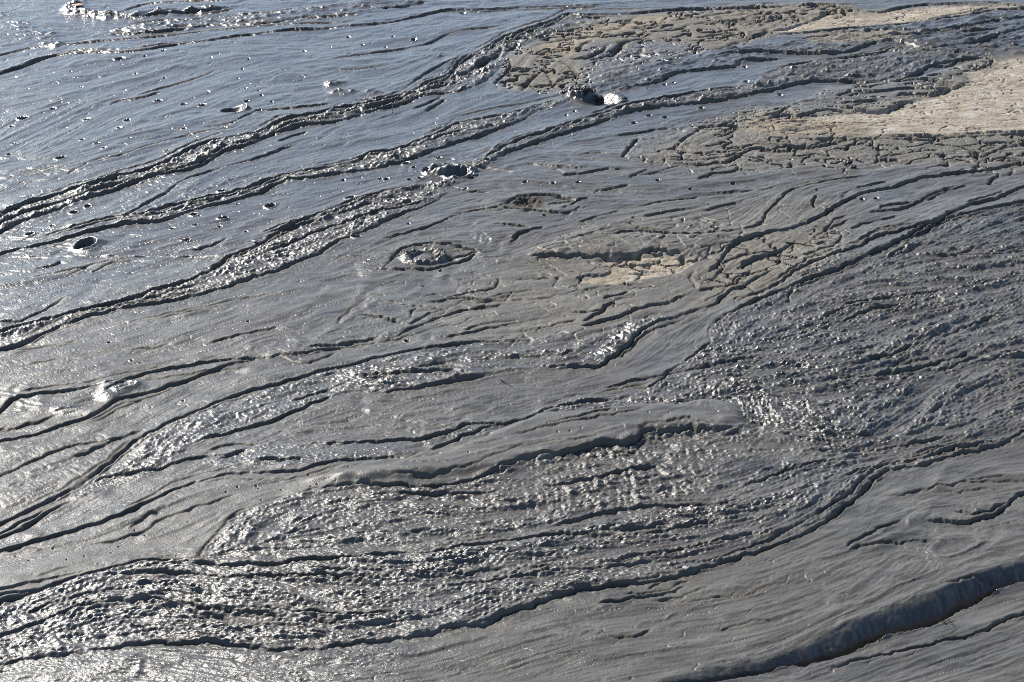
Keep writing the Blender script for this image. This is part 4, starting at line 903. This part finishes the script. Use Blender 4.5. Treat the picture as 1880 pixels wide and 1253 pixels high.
twig([(1727,1141,.004),(1741,1145,.012),(1751,1152,.002)], .0024, 'bent dark stick beside the dark mud stream', [[(1741,1145,.012),(1746,1146,.016)]])
twig([(1443,446,.0),(1470,450,.006),(1494,454,.002)], .004, 'straight dark stick across the cracked ridge at right')
twig([(720,206,.0),(721,200,.03)], .003, 'tiny upright dark stick below the far rough flow')
def clod(px, py, size, mat, sq=(1, 1, .6), seed=0, name='mud_clod', sub=3):
    bm = bmesh.new(); bmesh.ops.create_icosphere(bm, subdivisions=sub, radius=1)
    from mathutils import noise as mn
    for v in bm.verts:
        d = v.co.copy(); k = 1 + .45*mn.noise(d*1.4+Vector((seed, 3, 1))) + .22*mn.noise(d*3.6+Vector((1, seed, 7))) + .12*mn.noise(d*8+Vector((seed, 5, 7)))
        v.co = Vector((d.x*sq[0], d.y*sq[1], d.z*sq[2]))*k*size
    o = world_pt(px, py); bmesh.ops.translate(bm, verts=bm.verts, vec=o + Vector((0, 0, size*sq[2]*.35)))
    return bm_obj(name, bm, mat, o)
cl = [(1548,296,.030,CLOD,(1,1,.7),'small dark clod at the upper end of the black debris on the right mud'),
      (1556,301,.040,CLOD,(1.1,1.3,.8),'largest black clod of the debris stuck in the right mud'),
      (1564,307,.032,CLOD,(1.2,1.1,.6),'flat black clod at the lower end of the debris on the right mud')]
for k, (x_, y_, s_, m_, q_, lab) in enumerate(cl):
    tag(clod(x_, y_, s_*.62, m_, q_, k*3.7+1), lab, 'mud clod', 'black debris clods on the right mud')
for k in range(11):
    x_ = 1040+k*5.4+random.uniform(-2, 2); y_ = 172+random.uniform(-4, 4)+k*.3
    tag(clod(x_, y_, random.uniform(.016, .028), CLOD, (1.1, 1.2, .8), k*1.9), 'crumbly dark clod heaped beside the white shining pool', 'mud clod', 'clods heaped beside the white pool')
for k, (x_, y_) in enumerate([(790,308),(800,312),(812,306),(826,311),(857,309),(868,312),(872,322),(862,325),(780,316),(840,306)]):
    tag(clod(x_, y_, random.uniform(.009, .017), GREY, (1.4, 1.2, .7), k*2.3+9), 'wet grey clod on the rim of the torn hollow', 'mud clod', 'clods round the torn hollow')
for k in range(26):
    t_ = k/25; x_ = 1745+t_*115; y_ = np.interp(x_, c2_[:, 0], c2_[:, 1]) - random.uniform(4, 15)
    tag(clod(x_, y_, random.uniform(.006, .013), GREY, (1.3, 1, .9), k*1.1+31, sub=2), 'wet glistening crumb in the dark mud stream', 'mud clod', 'wet crumbs lining the dark mud stream')
# leaf
bm = bmesh.new(); o_ = world_pt(145, 19, .006)
lf = [(-.05, 0, 0), (-.03, .018, .006), (0, .024, .012), (.03, .014, .008), (.055, 0, 0), (.03, -.014, .004), (0, -.02, .0), (-.03, -.014, .0)]
tp = [bm.verts.new(o_ + Vector(p)) for p in lf]; bt = [bm.verts.new(o_ + Vector(p) - Vector((0, 0, .0015))) for p in lf]
bm.faces.new(tp); bm.faces.new(bt[::-1])
for i in range(8): bm.faces.new((tp[i], bt[i], bt[(i+1) % 8], tp[(i+1) % 8]))
tag(bm_obj('dry_leaf', bm, LEAF, o_), 'small orange dry leaf on the hook-shaped flow at top left', 'leaf')
# ringed bubbles
BUB = simple_mat('wet_bubble', (.05, .05, .05), .14, (.07, .07, .07), 60, .1)
def bubble(px, py, r, label):
    bm = bmesh.new(); o = world_pt(px, py, -.002); n = 26; prev = None; prof_ = []
    for k in range(13):
        f = k/12; prof_.append((r*f, r*(.42*math.sqrt(max(0, 1-f*f)) + .05*math.cos(f*22)*(1-f))))
    for q, z in prof_:
        ring = [bm.verts.new(o+Vector((q*math.cos(a), q*math.sin(a), z))) for a in [2*math.pi*i/n for i in range(n)]] if q > 0 else [bm.verts.new(o+Vector((0, 0, z)))]
        if prev:
            for i in range(n):
                if len(prev) == 1: bm.faces.new((prev[0], ring[i], ring[(i+1) % n]))
                else: bm.faces.new((prev[i], ring[i], ring[(i+1) % n], prev[(i+1) % n]))
        prev = ring
    o2 = bm_obj('mud_bubble', bm, BUB, o); o2.data.shade_smooth(); tag(o2, label, 'mud bubble')
bubble(1590, 1166, .020, 'largest ringed mud bubble in the dark stream at the lower right')
bubble(1497, 1200, .009, 'small round mud bubble in the dark stream near the bottom edge')
bubble(1797, 939, .014, 'ringed mud bubble in the shaded cleft at the right')
print('done', time.time()-T0)
